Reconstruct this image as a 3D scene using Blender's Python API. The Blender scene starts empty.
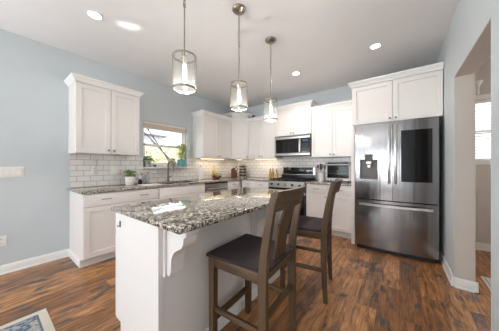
import bpy, bmesh, math, random
from mathutils import Vector, Matrix
random.seed(7)
C = bpy.context.scene.collection
sc = bpy.context.scene
PI = math.pi

# ------------------------------------------------------------------ camera
cam = bpy.data.cameras.new('camera')
cam.sensor_width = 36.0
cam.lens = 36.0 * 199.7 / 499.0
cam.clip_start = 0.02
camera = bpy.data.objects.new('camera', cam)
camera.location = (0, 0, 1.215)
camera.rotation_euler = (PI / 2, 0, 0.645)
C.objects.link(camera)
sc.camera = camera

# ------------------------------------------------------------------ world, big lights, exposure
w = bpy.data.worlds.new('world')
sc.world = w
w.use_nodes = True
nt = w.node_tree
nt.nodes.clear()
wo = nt.nodes.new('ShaderNodeOutputWorld')
bg = nt.nodes.new('ShaderNodeBackground')
sky = nt.nodes.new('ShaderNodeTexSky')
sky.sky_type = 'HOSEK_WILKIE'
sky.sun_direction = (0.5, -0.5, 0.7)
sky.turbidity = 6.0
sky.ground_albedo = 0.5
mixw = nt.nodes.new('ShaderNodeMixRGB')
mixw.inputs[0].default_value = 0.6
mixw.inputs[2].default_value = (0.9, 0.95, 1.0, 1)
nt.links.new(sky.outputs[0], mixw.inputs[1])
nt.links.new(mixw.outputs[0], bg.inputs[0])
bg.inputs[1].default_value = 4.0
nt.links.new(bg.outputs[0], wo.inputs[0])


def area(name, loc, rot, sx, sy, power, col=(1, 1, 1), spread=PI):
    l = bpy.data.lights.new(name, 'AREA')
    l.shape = 'RECTANGLE'
    l.size, l.size_y = sx, sy
    l.energy = power
    l.color = col
    l.spread = spread
    o = bpy.data.objects.new(name, l)
    o.location = loc
    o.rotation_euler = rot
    C.objects.link(o)
    return o


# sun over the roof, lighting the side yard outside the sink window
sl = bpy.data.lights.new('sun', 'SUN')
sl.energy = 2.5
sl.angle = 0.01
sl.color = (1.0, 0.96, 0.9)
so = bpy.data.objects.new('sun', sl)
so.rotation_euler = Vector((-0.66, 0.06, -0.75)).to_track_quat('-Z', 'Y').to_euler()
C.objects.link(so)
# daylight through the patio doors behind the camera
area('patio_daylight_a', (-2.55, -6.32, 1.15), (math.radians(142), 0, 0), 1.3, 2.0, 88, (0.93, 0.975, 1.0))
area('patio_daylight_b', (-1.0, -6.32, 1.15), (math.radians(142), 0, 0), 1.3, 2.0, 76, (0.93, 0.975, 1.0))
# added side lamp, as daylight from an unseen window behind the camera
area('side_fill', (-3.45, -1.9, 1.5), (0, math.radians(-140), 0), 1.5, 1.6, 54, (0.93, 0.975, 1.0))
area('hall_fill', (2.05, 3.0, 1.6), (0, PI / 2, 0), 1.2, 1.2, 10, (1.0, 0.95, 0.88))  # unseen lamp by the windowless side wall, added to brighten the hall

vs = sc.view_settings
vs.view_transform = 'Standard'
vs.look = 'None'
vs.gamma = 1.0
vs.use_curve_mapping = False
vs.exposure = 0.35

XL, YB, XR = -3.552, 4.181, 0.435
CEIL = 2.74

# ------------------------------------------------------------------ node helpers / materials


class N:
    def __init__(self, name):
        self.m = bpy.data.materials.new(name)
        self.m.use_nodes = True
        self.t = self.m.node_tree
        self.b = self.t.nodes['Principled BSDF']
        self.out = self.t.nodes['Material Output']

    def n(self, kind, **kw):
        x = self.t.nodes.new(kind)
        for k, v in kw.items():
            if k.startswith('i_'):
                key = k[2:]
                x.inputs[int(key) if key.isdigit() else key].default_value = v
            else:
                setattr(x, k, v)
        return x

    def l(self, a, b):
        self.t.links.new(a, b)

    def co(self, scale=(1, 1, 1), rot=(0, 0, 0)):
        tc = self.n('ShaderNodeTexCoord')
        mp = self.n('ShaderNodeMapping')
        mp.inputs['Scale'].default_value = scale
        mp.inputs['Rotation'].default_value = rot
        self.l(tc.outputs['Object'], mp.inputs[0])
        return mp.outputs[0]

    def noise(self, vec, scale, detail=4, rough=0.55, dist=0):
        x = self.n('ShaderNodeTexNoise')
        x.inputs['Scale'].default_value = scale
        x.inputs['Detail'].default_value = detail
        x.inputs['Roughness'].default_value = rough
        x.inputs['Distortion'].default_value = dist
        self.l(vec, x.inputs['Vector'])
        return x.outputs['Fac']

    def ramp(self, fac, stops, const=False):
        r = self.n('ShaderNodeValToRGB')
        if const:
            r.color_ramp.interpolation = 'CONSTANT'
        e = r.color_ramp.elements
        while len(e) < len(stops):
            e.new(0.5)
        for k, (p, c) in enumerate(stops):
            e[k].position = p
            e[k].color = (c[0], c[1], c[2], 1)
        self.l(fac, r.inputs[0])
        return r.outputs[0]

    def mix(self, fac, a, b, mode='MIX'):
        x = self.n('ShaderNodeMixRGB', blend_type=mode)
        for i, v in ((0, fac), (1, a), (2, b)):
            if hasattr(v, 'links') or hasattr(v, 'is_output'):
                self.l(v, x.inputs[i])
            elif isinstance(v, (int, float)):
                x.inputs[i].default_value = v
            else:
                x.inputs[i].default_value = (v[0], v[1], v[2], 1)
        return x.outputs[0]

    def bump(self, h, strength=0.2, dist=0.01):
        b = self.n('ShaderNodeBump')
        b.inputs['Strength'].default_value = strength
        b.inputs['Distance'].default_value = dist
        self.l(h, b.inputs['Height'])
        self.l(b.outputs[0], self.b.inputs['Normal'])

    def set(self, **kw):
        for k, v in kw.items():
            key = k.replace('_', ' ')
            if hasattr(v, 'is_output'):
                self.l(v, self.b.inputs[key])
            else:
                self.b.inputs[key].default_value = v


def srgb(r, g, b):
    f = lambda c: (c / 255 / 12.92) if c / 255 <= 0.04045 else ((c / 255 + 0.055) / 1.055) ** 2.4
    return (f(r), f(g), f(b), 1)


def plain(name, col, rough=0.5, metal=0.0, var=0.06, scale=6.0, bump=0.0, bscale=200, **kw):
    m = N(name)
    v = m.noise(m.co(), scale, 3)
    dark = tuple(c * (1 - var) for c in col[:3])
    lite = tuple(min(1, c * (1 + var)) for c in col[:3])
    m.set(Base_Color=m.ramp(v, [(0.3, dark), (0.7, lite)]), Roughness=rough, Metallic=metal)
    if bump:
        m.bump(m.noise(m.co(), bscale, 2), bump, 0.002)
    for k, x in kw.items():
        m.b.inputs[k.replace('_', ' ')].default_value = x
    return m.m


def emit(name, col, strength):
    m = N(name)
    m.set(Base_Color=(*col[:3], 1))
    m.b.inputs['Emission Color'].default_value = (*col[:3], 1)
    m.b.inputs['Emission Strength'].default_value = strength
    return m.m


def clear(name, tint=(1, 1, 1), fac=0.06, rough=0.02, milk=0.0):
    """thin clear glass: mostly see-through, a mirror sheen that grows at grazing angles, optional milky seeding"""
    m = N(name)
    tr = m.n('ShaderNodeBsdfTransparent')
    tr.inputs[0].default_value = (*tint, 1)
    gl = m.n('ShaderNodeBsdfGlossy')
    gl.inputs['Roughness'].default_value = rough
    lw = m.n('ShaderNodeLayerWeight')
    lw.inputs[0].default_value = 0.5
    pw = m.n('ShaderNodeMath', operation='POWER')
    pw.inputs[1].default_value = 4.0
    m.l(lw.outputs['Facing'], pw.inputs[0])
    ad = m.n('ShaderNodeMath', operation='MULTIPLY_ADD')
    ad.inputs[1].default_value = 0.5
    ad.inputs[2].default_value = fac
    m.l(pw.outputs[0], ad.inputs[0])
    mx = m.n('ShaderNodeMixShader')
    m.l(ad.outputs[0], mx.inputs[0])
    m.l(tr.outputs[0], mx.inputs[1])
    m.l(gl.outputs[0], mx.inputs[2])
    if milk:
        tl = m.n('ShaderNodeBsdfTranslucent')
        df = m.n('ShaderNodeBsdfDiffuse')
        a2 = m.n('ShaderNodeAddShader')
        tl.inputs[0].default_value = (0.5, 0.5, 0.5, 1)
        df.inputs[0].default_value = (0.5, 0.5, 0.5, 1)
        m.l(tl.outputs[0], a2.inputs[0])
        m.l(df.outputs[0], a2.inputs[1])
        m2 = m.n('ShaderNodeMixShader')
        m2.inputs[0].default_value = milk
        m.l(mx.outputs[0], m2.inputs[1])
        m.l(a2.outputs[0], m2.inputs[2])
        m.l(m2.outputs[0], m.out.inputs[0])
    else:
        m.l(mx.outputs[0], m.out.inputs[0])
    return m.m


def m_steel(name, base, rough, axis, wave=0.0):
    m = N(name)
    s = (160, 160, 1.5) if axis == 'z' else (1.5, 160, 160)
    g = m.noise(m.co(s), 1.0, 3)
    m.set(Base_Color=m.ramp(g, [(0.3, tuple(c * 0.9 for c in base[:3])), (0.7, base)]), Metallic=1.0,
          Roughness=m.ramp(g, [(0.3, (rough * 0.85,) * 3), (0.7, (rough * 1.15,) * 3)]))
    m.b.inputs['Anisotropic'].default_value = 0.75
    if wave:
        m.bump(m.noise(m.co((9, 9, 0.25)), 1.0, 3, 0.6), wave, 0.01)
    tg = m.n('ShaderNodeTangent', direction_type='RADIAL', axis='Z')
    m.l(tg.outputs[0], m.b.inputs['Tangent'])
    return m.m


M = {}
M['wall'] = plain('pale blue grey wall paint', srgb(205, 212, 215), 0.75, var=0.015, bump=0.05)
M['hall_wall'] = plain('warm grey hall paint', srgb(208, 199, 190), 0.75, var=0.015)
M['ceiling'] = plain('ceiling paint', srgb(238, 237, 238), 0.85, var=0.01)
M['white'] = plain('white cabinet paint', srgb(234, 229, 226), 0.38, var=0.01)
M['trim'] = plain('white trim paint', srgb(243, 242, 240), 0.35, var=0.01)
M['plate'] = plain('white plastic plate', srgb(240, 238, 234), 0.35, var=0.01)
M['plate_dark'] = plain('shadow gap plastic', srgb(150, 148, 146), 0.4)
M['nickel'] = plain('brushed nickel', srgb(170, 162, 152), 0.32, 1.0)
M['dark_nickel'] = plain('dark bronze nickel', srgb(120, 112, 104), 0.36, 1.0)
M['black'] = plain('black plastic', srgb(24, 24, 26), 0.35)
M['black_gloss'] = plain('black gloss glass', srgb(14, 14, 16), 0.06)
M['grate'] = plain('cast iron', srgb(26, 26, 27), 0.6)
M['charcoal'] = plain('charcoal appliance side', srgb(50, 52, 58), 0.45)
M['niche'] = plain('grey dispenser plastic', srgb(104, 98, 94), 0.4)
M['mw_steel'] = m_steel('appliance steel', srgb(176, 174, 171), 0.3, 'x')
M['toaster_steel'] = plain('toaster grey steel', srgb(150, 147, 143), 0.42, 0.8)
M['display'] = emit('dim appliance display', srgb(60, 90, 110), 0.15)
M['glass'] = clear('window glass')
M['seeded'] = clear('pendant glass', (0.98, 0.98, 0.97), 0.04, 0.05, 0.01)
M['bulb'] = emit('lamp bulb', srgb(255, 242, 222), 5.0)
M['candle'] = plain('candle sleeve', srgb(235, 228, 215), 0.5)
M['lens'] = emit('downlight lens', srgb(255, 244, 226), 12.0)
M['led'] = emit('led strip', srgb(255, 222, 170), 6.0)
M['fabric'] = plain('brown seat fabric', srgb(58, 47, 48), 0.95, var=0.25, scale=120, bump=0.4, bscale=400)
M['leaf'] = plain('green leaves', srgb(128, 166, 72), 0.5, var=0.45, scale=30)
M['leaf_yellow'] = plain('yellow green leaves', srgb(190, 200, 96), 0.5, var=0.35, scale=25)
M['leaf_white'] = plain('pale variegated leaves', srgb(168, 182, 140), 0.5, var=0.35, scale=40)
M['soil'] = plain('potting soil', srgb(58, 44, 34), 0.95, var=0.3, scale=80)
M['stem'] = plain('plant stem', srgb(92, 84, 50), 0.7)
M['pot_white'] = plain('white ceramic', srgb(232, 228, 222), 0.25, var=0.02)
M['pot_grey'] = plain('grey ceramic', srgb(160, 154, 146), 0.45)
M['pot_taupe'] = plain('taupe ceramic', srgb(158, 140, 122), 0.5)
M['pot_teal'] = plain('teal glaze', srgb(112, 172, 172), 0.25, var=0.12)
M['basket'] = plain('dark red brown bowl', srgb(112, 62, 42), 0.5, var=0.3, scale=60)
M['paper'] = plain('paper towel', srgb(245, 243, 240), 0.9, var=0.01)
M['linen'] = plain('white linen', srgb(240, 238, 232), 0.9, var=0.03, scale=60)
M['yellow'] = plain('yellow glass', srgb(206, 160, 52), 0.2)
M['oil'] = plain('amber oil glass', srgb(176, 134, 62), 0.12)
M['oil_pale'] = plain('pale oil glass', srgb(196, 176, 110), 0.12)
M['knife_wood'] = plain('knife block wood', srgb(96, 58, 40), 0.45, var=0.2)
M['spice'] = plain('spice jar contents', srgb(84, 60, 44), 0.3, var=0.4, scale=40)
M['wood_spoon'] = plain('wooden utensil', srgb(120, 84, 56), 0.6)
M['crock'] = plain('white crock', srgb(228, 226, 222), 0.3)
M['bark'] = plain('tree bark', srgb(62, 54, 50), 0.9, var=0.3)
M['shrub'] = plain('shrub leaves', srgb(122, 132, 64), 0.7, var=0.4, scale=8)
M['pine'] = plain('evergreen leaves', srgb(112, 124, 96), 0.8, var=0.4, scale=6)
M['lawn'] = plain('lawn', srgb(126, 140, 84), 0.95, var=0.3, scale=4)
M['blind'] = plain('beige woven shade', srgb(226, 210, 196), 0.8, var=0.06, scale=50)
M['slat'] = plain('white blind slat', srgb(244, 242, 238), 0.5, var=0.01)
M['mat'] = plain('pale floor mat', srgb(232, 230, 228), 0.9, var=0.05, scale=60)
M['mat_line'] = plain('grey mat line', srgb(150, 150, 152), 0.9)
M['ext_siding'] = plain('neighbour siding', srgb(206, 206, 208), 0.8)
M['ext_roof'] = plain('neighbour roof', srgb(92, 96, 106), 0.9, var=0.2)


M['steel'] = m_steel('brushed stainless steel', srgb(150, 148, 149), 0.17, 'z', 0.35)
M['steel_bright'] = m_steel('bright stainless steel', srgb(214, 212, 209), 0.3, 'x')


def m_floor():
    m = N('rustic brown plank floor')
    tc = m.n('ShaderNodeTexCoord')
    sp = m.n('ShaderNodeSeparateXYZ')
    m.l(tc.outputs['Object'], sp.inputs[0])
    cb = m.n('ShaderNodeCombineXYZ')
    m.l(sp.outputs[1], cb.inputs[0])
    m.l(sp.outputs[0], cb.inputs[1])
    br = m.n('ShaderNodeTexBrick')
    br.offset = 0.37
    br.inputs['Color1'].default_value = (0, 0, 0, 1)
    br.inputs['Color2'].default_value = (1, 1, 1, 1)
    br.inputs['Mortar'].default_value = (0.5, 0.5, 0.5, 1)
    br.inputs['Scale'].default_value = 1.0
    br.inputs['Mortar Size'].default_value = 0.0016
    br.inputs['Mortar Smooth'].default_value = 0.1
    br.inputs['Brick Width'].default_value = 1.22
    br.inputs['Row Height'].default_value = 0.155
    m.l(cb.outputs[0], br.inputs['Vector'])
    # a different grain offset per plank
    off = m.n('ShaderNodeVectorMath', operation='MULTIPLY_ADD')
    m.l(br.outputs['Color'], off.inputs[0])
    off.inputs[1].default_value = (7.3, 3.1, 9.7)
    m.l(tc.outputs['Object'], off.inputs[2])
    mp = m.n('ShaderNodeMapping')
    mp.inputs['Scale'].default_value = (24, 4.0, 1)
    m.l(off.outputs[0], mp.inputs[0])
    grain = m.noise(mp.outputs[0], 1.0, 6, 0.62, 0.6)
    mp2 = m.n('ShaderNodeMapping')
    mp2.inputs['Scale'].default_value = (6.5, 4.0, 1)
    m.l(off.outputs[0], mp2.inputs[0])
    blot = m.noise(mp2.outputs[0], 1.0, 4, 0.6, 0.4)
    tone = m.ramp(br.outputs['Color'], [(0.0, srgb(118, 80, 52)), (0.35, srgb(160, 110, 66)),
                                        (0.7, srgb(178, 128, 82)), (1.0, srgb(142, 104, 74))])
    g1 = m.ramp(grain, [(0.33, (0.50, 0.45, 0.42)), (0.47, (0.96, 0.94, 0.9)), (0.65, (1.6, 1.55, 1.45))])
    c1 = m.mix(1.0, tone, g1, 'MULTIPLY')
    # worn blue-grey scuffs of the print
    wear = m.ramp(blot, [(0.55, (0, 0, 0)), (0.62, (1, 1, 1))])
    wear2 = m.mix(1.0, wear, m.ramp(grain, [(0.44, (1.0,) * 3), (0.64, (0.2,) * 3)]), 'MULTIPLY')
    c2 = m.mix(wear2, c1, srgb(74, 72, 75))
    mp3 = m.n('ShaderNodeMapping')
    mp3.inputs['Scale'].default_value = (70, 4, 1)
    m.l(off.outputs[0], mp3.inputs[0])
    fine = m.noise(mp3.outputs[0], 1.0, 3, 0.6)
    c2 = m.mix(1.0, c2, m.ramp(fine, [(0.35, (0.72, 0.70, 0.68)), (0.62, (1.2, 1.2, 1.2))]), 'MULTIPLY')
    seam = m.ramp(br.outputs['Fac'], [(0.0, (1, 1, 1)), (0.9, (0.4, 0.36, 0.34))])
    c3 = m.mix(1.0, c2, seam, 'MULTIPLY')
    m.set(Base_Color=c3, Roughness=m.ramp(grain, [(0.3, (0.42,) * 3), (0.7, (0.3,) * 3)]))
    m.b.inputs['Coat Weight'].default_value = 0.2
    m.b.inputs['Coat Roughness'].default_value = 0.28
    m.bump(grain, 0.12, 0.003)
    return m.m


M['floor'] = m_floor()


def m_granite():
    m = N('speckled granite')
    v = m.co()
    n1 = m.noise(v, 11, 5, 0.6, 0.5)
    n2 = m.noise(v, 60, 5, 0.65, 0.4)
    n3 = m.noise(v, 64, 4, 0.65)
    n4 = m.noise(v, 34, 5, 0.6, 1.0)
    base = m.ramp(n2, [(0.40, srgb(120, 112, 102)), (0.48, srgb(190, 180, 166)), (0.57, srgb(226, 218, 204))])
    warm = m.mix(m.ramp(n1, [(0.46, (0, 0, 0)), (0.6, (0.5,) * 3)]), base, srgb(140, 120, 98))
    c = m.mix(m.ramp(n4, [(0.52, (0, 0, 0)), (0.59, (0.9,) * 3)]), warm, srgb(74, 66, 57))
    c = m.mix(m.ramp(n3, [(0.51, (0, 0, 0)), (0.56, (0.97,) * 3)]), c, srgb(30, 27, 26))
    m.set(Base_Color=c, Roughness=0.07)
    m.b.inputs['Coat Weight'].default_value = 0.6
    m.b.inputs['Coat Roughness'].default_value = 0.03
    return m.m


M['granite'] = m_granite()


def m_tile(name, along):
    m = N(name)
    tc = m.n('ShaderNodeTexCoord')
    sp = m.n('ShaderNodeSeparateXYZ')
    m.l(tc.outputs['Object'], sp.inputs[0])
    cb = m.n('ShaderNodeCombineXYZ')
    m.l(sp.outputs[along], cb.inputs[0])
    sb = m.n('ShaderNodeMath', operation='SUBTRACT')
    sb.inputs[1].default_value = 0.914
    m.l(sp.outputs[2], sb.inputs[0])
    m.l(sb.outputs[0], cb.inputs[1])
    br = m.n('ShaderNodeTexBrick')
    br.inputs['Color1'].default_value = srgb(238, 234, 231)
    br.inputs['Color2'].default_value = srgb(229, 225, 223)
    br.inputs['Mortar'].default_value = srgb(168, 163, 160)
    br.inputs['Scale'].default_value = 1.0
    br.inputs['Mortar Size'].default_value = 0.0032
    br.inputs['Mortar Smooth'].default_value = 0.1
    br.inputs['Brick Width'].default_value = 0.153
    br.inputs['Row Height'].default_value = 0.0765
    m.l(cb.outputs[0], br.inputs['Vector'])
    m.set(Base_Color=br.outputs['Color'], Roughness=m.ramp(br.outputs['Fac'], [(0, (0.18,) * 3), (1, (0.8,) * 3)]))
    inv = m.n('ShaderNodeMath', operation='SUBTRACT')
    inv.inputs[0].default_value = 1.0
    m.l(br.outputs['Fac'], inv.inputs[1])
    m.bump(inv.outputs[0], 0.5, 0.002)
    return m.m


M['tile_y'] = m_tile('white subway tile side wall', 1)
M['tile_x'] = m_tile('white subway tile back wall', 0)


def m_wood(name, a, b, axis=2):
    m = N(name)
    s = [38, 38, 38]
    s[axis] = 3
    g = m.noise(m.co(tuple(s)), 1.0, 5, 0.6, 0.5)
    m.set(Base_Color=m.ramp(g, [(0.25, a), (0.75, b)]), Roughness=0.5)
    m.bump(g, 0.15, 0.002)
    return m.m


M['stool_wood'] = m_wood('weathered brown wood upright', srgb(62, 45, 29), srgb(104, 79, 54), 2)
M['stool_wood_y'] = m_wood('weathered brown wood rail', srgb(62, 45, 29), srgb(104, 79, 54), 1)
M['stool_wood_x'] = m_wood('weathered brown wood side rail', srgb(62, 45, 29), srgb(104, 79, 54), 0)
M['fence'] = m_wood('weathered fence boards', srgb(176, 158, 134), srgb(214, 200, 176), 2)


def m_rug(w_, h_):
    """woven rug: cream border, thin blue line, worn blue and cream field (object origin at the rug's centre)"""
    m = N('blue and cream woven rug')
    tc = m.n('ShaderNodeTexCoord')
    sp = m.n('ShaderNodeSeparateXYZ')
    m.l(tc.outputs['Object'], sp.inputs[0])

    def edge(o, half):
        a = m.n('ShaderNodeMath', operation='ABSOLUTE')
        m.l(o, a.inputs[0])
        s = m.n('ShaderNodeMath', operation='SUBTRACT')
        s.inputs[0].default_value = half
        m.l(a.outputs[0], s.inputs[1])
        return s.outputs[0]
    mn = m.n('ShaderNodeMath', operation='MINIMUM')
    m.l(edge(sp.outputs[0], w_ / 2), mn.inputs[0])
    m.l(edge(sp.outputs[1], h_ / 2), mn.inputs[1])
    v = m.co()
    vo = m.n('ShaderNodeTexVoronoi')
    vo.inputs['Scale'].default_value = 22
    m.l(v, vo.inputs['Vector'])
    nz = m.noise(v, 16, 4, 0.6, 1.2)
    fine = m.noise(v, 180, 2)
    field = m.ramp(nz, [(0.38, srgb(74, 98, 128)), (0.5, srgb(130, 146, 160)), (0.56, srgb(206, 194, 178)), (0.66, srgb(106, 124, 146))])
    field = m.mix(m.ramp(vo.outputs['Distance'], [(0.18, (0.7,) * 3), (0.32, (0, 0, 0))]), field, srgb(204, 188, 168))
    d = m.n('ShaderNodeMath', operation='MULTIPLY')
    d.inputs[1].default_value = 2.0
    m.l(mn.outputs[0], d.inputs[0])
    border = m.ramp(d.outputs[0], [(0.0, (0, 0, 0)), (0.155, (0.5, 0.5, 0.5)), (0.2, (1, 1, 1))], const=True)
    cream = m.mix(fine, srgb(204, 194, 178), srgb(236, 228, 214))
    line = m.mix(fine, srgb(84, 104, 128), srgb(120, 136, 152))
    gt1 = m.n('ShaderNodeMath', operation='GREATER_THAN')
    gt1.inputs[1].default_value = 0.052
    m.l(mn.outputs[0], gt1.inputs[0])
    gt2 = m.n('ShaderNodeMath', operation='GREATER_THAN')
    gt2.inputs[1].default_value = 0.064
    m.l(mn.outputs[0], gt2.inputs[0])
    c = m.mix(gt1.outputs[0], cream, line)
    c = m.mix(gt2.outputs[0], c, field)
    m.set(Base_Color=c, Roughness=0.95)
    m.bump(fine, 0.4, 0.003)
    return m.m


# ------------------------------------------------------------------ mesh helpers


class B:
    def __init__(self):
        self.m = bmesh.new()

    def box(self, x0, x1, y0, y1, z0, z1, bev=0.0, seg=2):
        t = bmesh.new()
        bmesh.ops.create_cube(t, size=1.0)
        for v in t.verts:
            v.co = Vector((x0 + (v.co.x + .5) * (x1 - x0), y0 + (v.co.y + .5) * (y1 - y0), z0 + (v.co.z + .5) * (z1 - z0)))
        if bev:
            bmesh.ops.bevel(t, geom=list(t.edges), offset=bev, segments=seg, affect='EDGES', profile=0.5)
        return self._add(t)

    def _add(self, t, mat=None):
        if mat:
            bmesh.ops.transform(t, matrix=mat, verts=t.verts)
        me = bpy.data.meshes.new('tmp')
        t.to_mesh(me)
        t.free()
        self.m.from_mesh(me)
        bpy.data.meshes.remove(me)
        return self

    def cyl(self, p0, p1, r0, r1=None, seg=20, cap=True):
        p0, p1 = Vector(p0), Vector(p1)
        d = p1 - p0
        t = bmesh.new()
        bmesh.ops.create_cone(t, cap_ends=cap, segments=seg, radius1=r0, radius2=r0 if r1 is None else r1, depth=d.length)
        q = Vector((0, 0, 1)).rotation_difference(d.normalized()).to_matrix().to_4x4()
        return self._add(t, Matrix.Translation((p0 + p1) / 2) @ q)

    def sphere(self, c, r, sx=1, sy=1, sz=1, u=16, v=10):
        t = bmesh.new()
        bmesh.ops.create_uvsphere(t, u_segments=u, v_segments=v, radius=r)
        return self._add(t, Matrix.Translation(c) @ Matrix.Diagonal((sx, sy, sz, 1)))

    def lathe(self, prof, c=(0, 0, 0), seg=24, closed=False):
        rings = []
        for r, z in prof:
            rings.append([self.m.verts.new((c[0] + r * math.cos(2 * PI * k / seg), c[1] + r * math.sin(2 * PI * k / seg), c[2] + z)) for k in range(seg)])
        pairs = list(zip(rings[:-1], rings[1:]))
        if closed:
            pairs.append((rings[-1], rings[0]))
        for a, b in pairs:
            for k in range(seg):
                self.m.faces.new((a[k], a[(k + 1) % seg], b[(k + 1) % seg], b[k]))
        if not closed:
            for r_, rev in ((rings[0], True), (rings[-1], False)):
                self.m.faces.new(list(reversed(r_)) if rev else r_)
        return self

    def tube(self, pts, r, seg=10, closed=False):
        pts = [Vector(p) for p in pts]
        rs = r if isinstance(r, (list, tuple)) else [r] * len(pts)
        rings = []
        n = len(pts)
        ref = None
        for i, p in enumerate(pts):
            if closed:
                d = (pts[(i + 1) % n] - pts[i - 1]).normalized()
            else:
                d = (pts[min(i + 1, n - 1)] - pts[max(i - 1, 0)]).normalized()
            if ref is None:
                ref = d.orthogonal().normalized()
            a = (ref - d * ref.dot(d)).normalized()
            ref = a
            b = d.cross(a)
            rings.append([self.m.verts.new(p + rs[i] * (math.cos(2 * PI * k / seg) * a + math.sin(2 * PI * k / seg) * b)) for k in range(seg)])
        for i in range(n if closed else n - 1):
            a, b = rings[i], rings[(i + 1) % n]
            for k in range(seg):
                self.m.faces.new((a[k], a[(k + 1) % seg], b[(k + 1) % seg], b[k]))
        if not closed:
            self.m.faces.new(list(reversed(rings[0])))
            self.m.faces.new(rings[-1])
        return self

    def loft(self, secs, cap=True):
        """sections: lists of points with the same count"""
        rings = [[self.m.verts.new(p) for p in s] for s in secs]
        n = len(rings[0])
        for a, b in zip(rings[:-1], rings[1:]):
            for k in range(n):
                self.m.faces.new((a[k], a[(k + 1) % n], b[(k + 1) % n], b[k]))
        if cap:
            self.m.faces.new(list(reversed(rings[0])))
            self.m.faces.new(rings[-1])
        return self

    def prism(self, poly, axis, a, b):
        """extrude a 2D polygon along an axis (x: poly in y,z; y: poly in x,z; z: poly in x,y)"""
        f = {'x': lambda p, t: (t, p[0], p[1]), 'y': lambda p, t: (p[0], t, p[1]), 'z': lambda p, t: (p[0], p[1], t)}[axis]
        return self.loft([[f(p, a) for p in poly], [f(p, b) for p in poly]])

    def leaf(self, p, d, length, width, droop=0.3):
        p, d = Vector(p), Vector(d).normalized()
        side = d.cross(Vector((0, 0, 1)))
        if side.length < 0.05:
            side = Vector((1, 0, 0))
        side.normalize()
        up = side.cross(d)
        row = []
        for t, wd in ((0, 0.08), (0.35, 1.0), (0.7, 0.75), (1.0, 0.05)):
            c = p + d * (length * t) - Vector((0, 0, 1)) * (droop * length * t * t)
            s = side * (width * wd / 2)
            row.append([self.m.verts.new(c - s + up * 0.1 * width * wd), self.m.verts.new(c), self.m.verts.new(c + s + up * 0.1 * width * wd)])
        for a, b in zip(row[:-1], row[1:]):
            self.m.faces.new((a[0], a[1], b[1], b[0]))
            self.m.faces.new((a[1], a[2], b[2], b[1]))
        return self

    def build(self, name, mat, parent=None, loc=(0, 0, 0), rotz=0.0):
        bmesh.ops.recalc_face_normals(self.m, faces=self.m.faces)
        for f in self.m.faces:
            f.smooth = True
        for e in self.m.edges:
            if len(e.link_faces) == 2 and e.calc_face_angle(0) > math.radians(32):
                e.smooth = False
        me = bpy.data.meshes.new(name)
        self.m.to_mesh(me)
        self.m.free()
        if isinstance(mat, str):
            mat = M[mat]
        me.materials.append(mat)
        o = bpy.data.objects.new(name, me)
        C.objects.link(o)
        if parent is not None:
            o.parent = parent
        else:
            o.location = loc
            o.rotation_euler = (0, 0, rotz)
        return o


def tag(o, label, cat, group=None):
    o['label'] = label
    o['category'] = cat
    if group:
        o['group'] = group
    return o


def thing(name, label, cat, loc=(0, 0, 0), rotz=0.0, group=None):
    o = bpy.data.objects.new(name, None)
    o.empty_display_size = 0.05
    o.location = loc
    o.rotation_euler = (0, 0, rotz)
    C.objects.link(o)
    return tag(o, label, cat, group)


def struct(name, b, mat, loc=(0, 0, 0)):
    o = b.build(name, mat, None, loc)
    o['kind'] = 'structure'
    return o


def copy_tree(o, parent=None):
    kids = list(o.children)
    c = o.copy()
    C.objects.link(c)
    if parent is not None:
        c.parent = parent
    for k in kids:
        copy_tree(k, c)
    return c


def lamp_point(name, loc, power, col, radius=0.03, parent=None, spot=None):
    l = bpy.data.lights.new(name, 'SPOT' if spot else 'POINT')
    l.energy = power
    l.color = col
    l.shadow_soft_size = radius
    if spot:
        l.spot_size = spot
        l.spot_blend = 0.6
    o = bpy.data.objects.new(name, l)
    o.location = loc
    if parent is not None:
        o.parent = parent
    C.objects.link(o)
    return o


# ------------------------------------------------------------------ the room
YR = -6.5          # rear wall of the open dining area
HX = 2.2           # far side of the hall
HY = 4.30          # hall end wall
WT = 0.14          # wall thickness
OY0, OY1, OZ = 1.82, 2.83, 2.10   # opening in the right wall
WY0, WY1, WZ0, WZ1 = 1.654, 2.553, 1.19, 2.0  # sink window

struct('floor', B().box(XL - 0.2, HX + 0.2, YR - 0.2, HY + 0.2, -0.12, 0.0), 'floor')
struct('ceiling', B().box(XL - 0.2, HX + 0.2, YR - 0.2, HY + 0.2, CEIL, CEIL + 0.12), 'ceiling')
b = B()
x0, x1 = XL - 0.16, XL
SY0, SY1, SZ0, SZ1 = -2.65, -1.15, 0.9, 2.1     # unseen dining window added for the side lamp, behind the camera
b.box(x0, x1, YR, SY0, 0, CEIL).box(x0, x1, SY0, SY1, 0, SZ0).box(x0, x1, SY0, SY1, SZ1, CEIL)
b.box(x0, x1, SY1, WY0, 0, CEIL).box(x0, x1, WY0, WY1, 0, WZ0).box(x0, x1, WY0, WY1, WZ1, CEIL).box(x0, x1, WY1, YB + 0.15, 0, CEIL)
struct('wall_left', b, 'wall')
struct('wall_back', B().box(XL, XR + WT, YB, YB + 0.15, 0, CEIL), 'wall')
b = B()
b.box(XR, XR + WT, YR, OY0, 0, CEIL).box(XR, XR + WT, OY0, OY1, OZ, CEIL).box(XR, XR + WT, OY1, YB, 0, CEIL)
struct('wall_right', b, 'wall')
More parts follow.
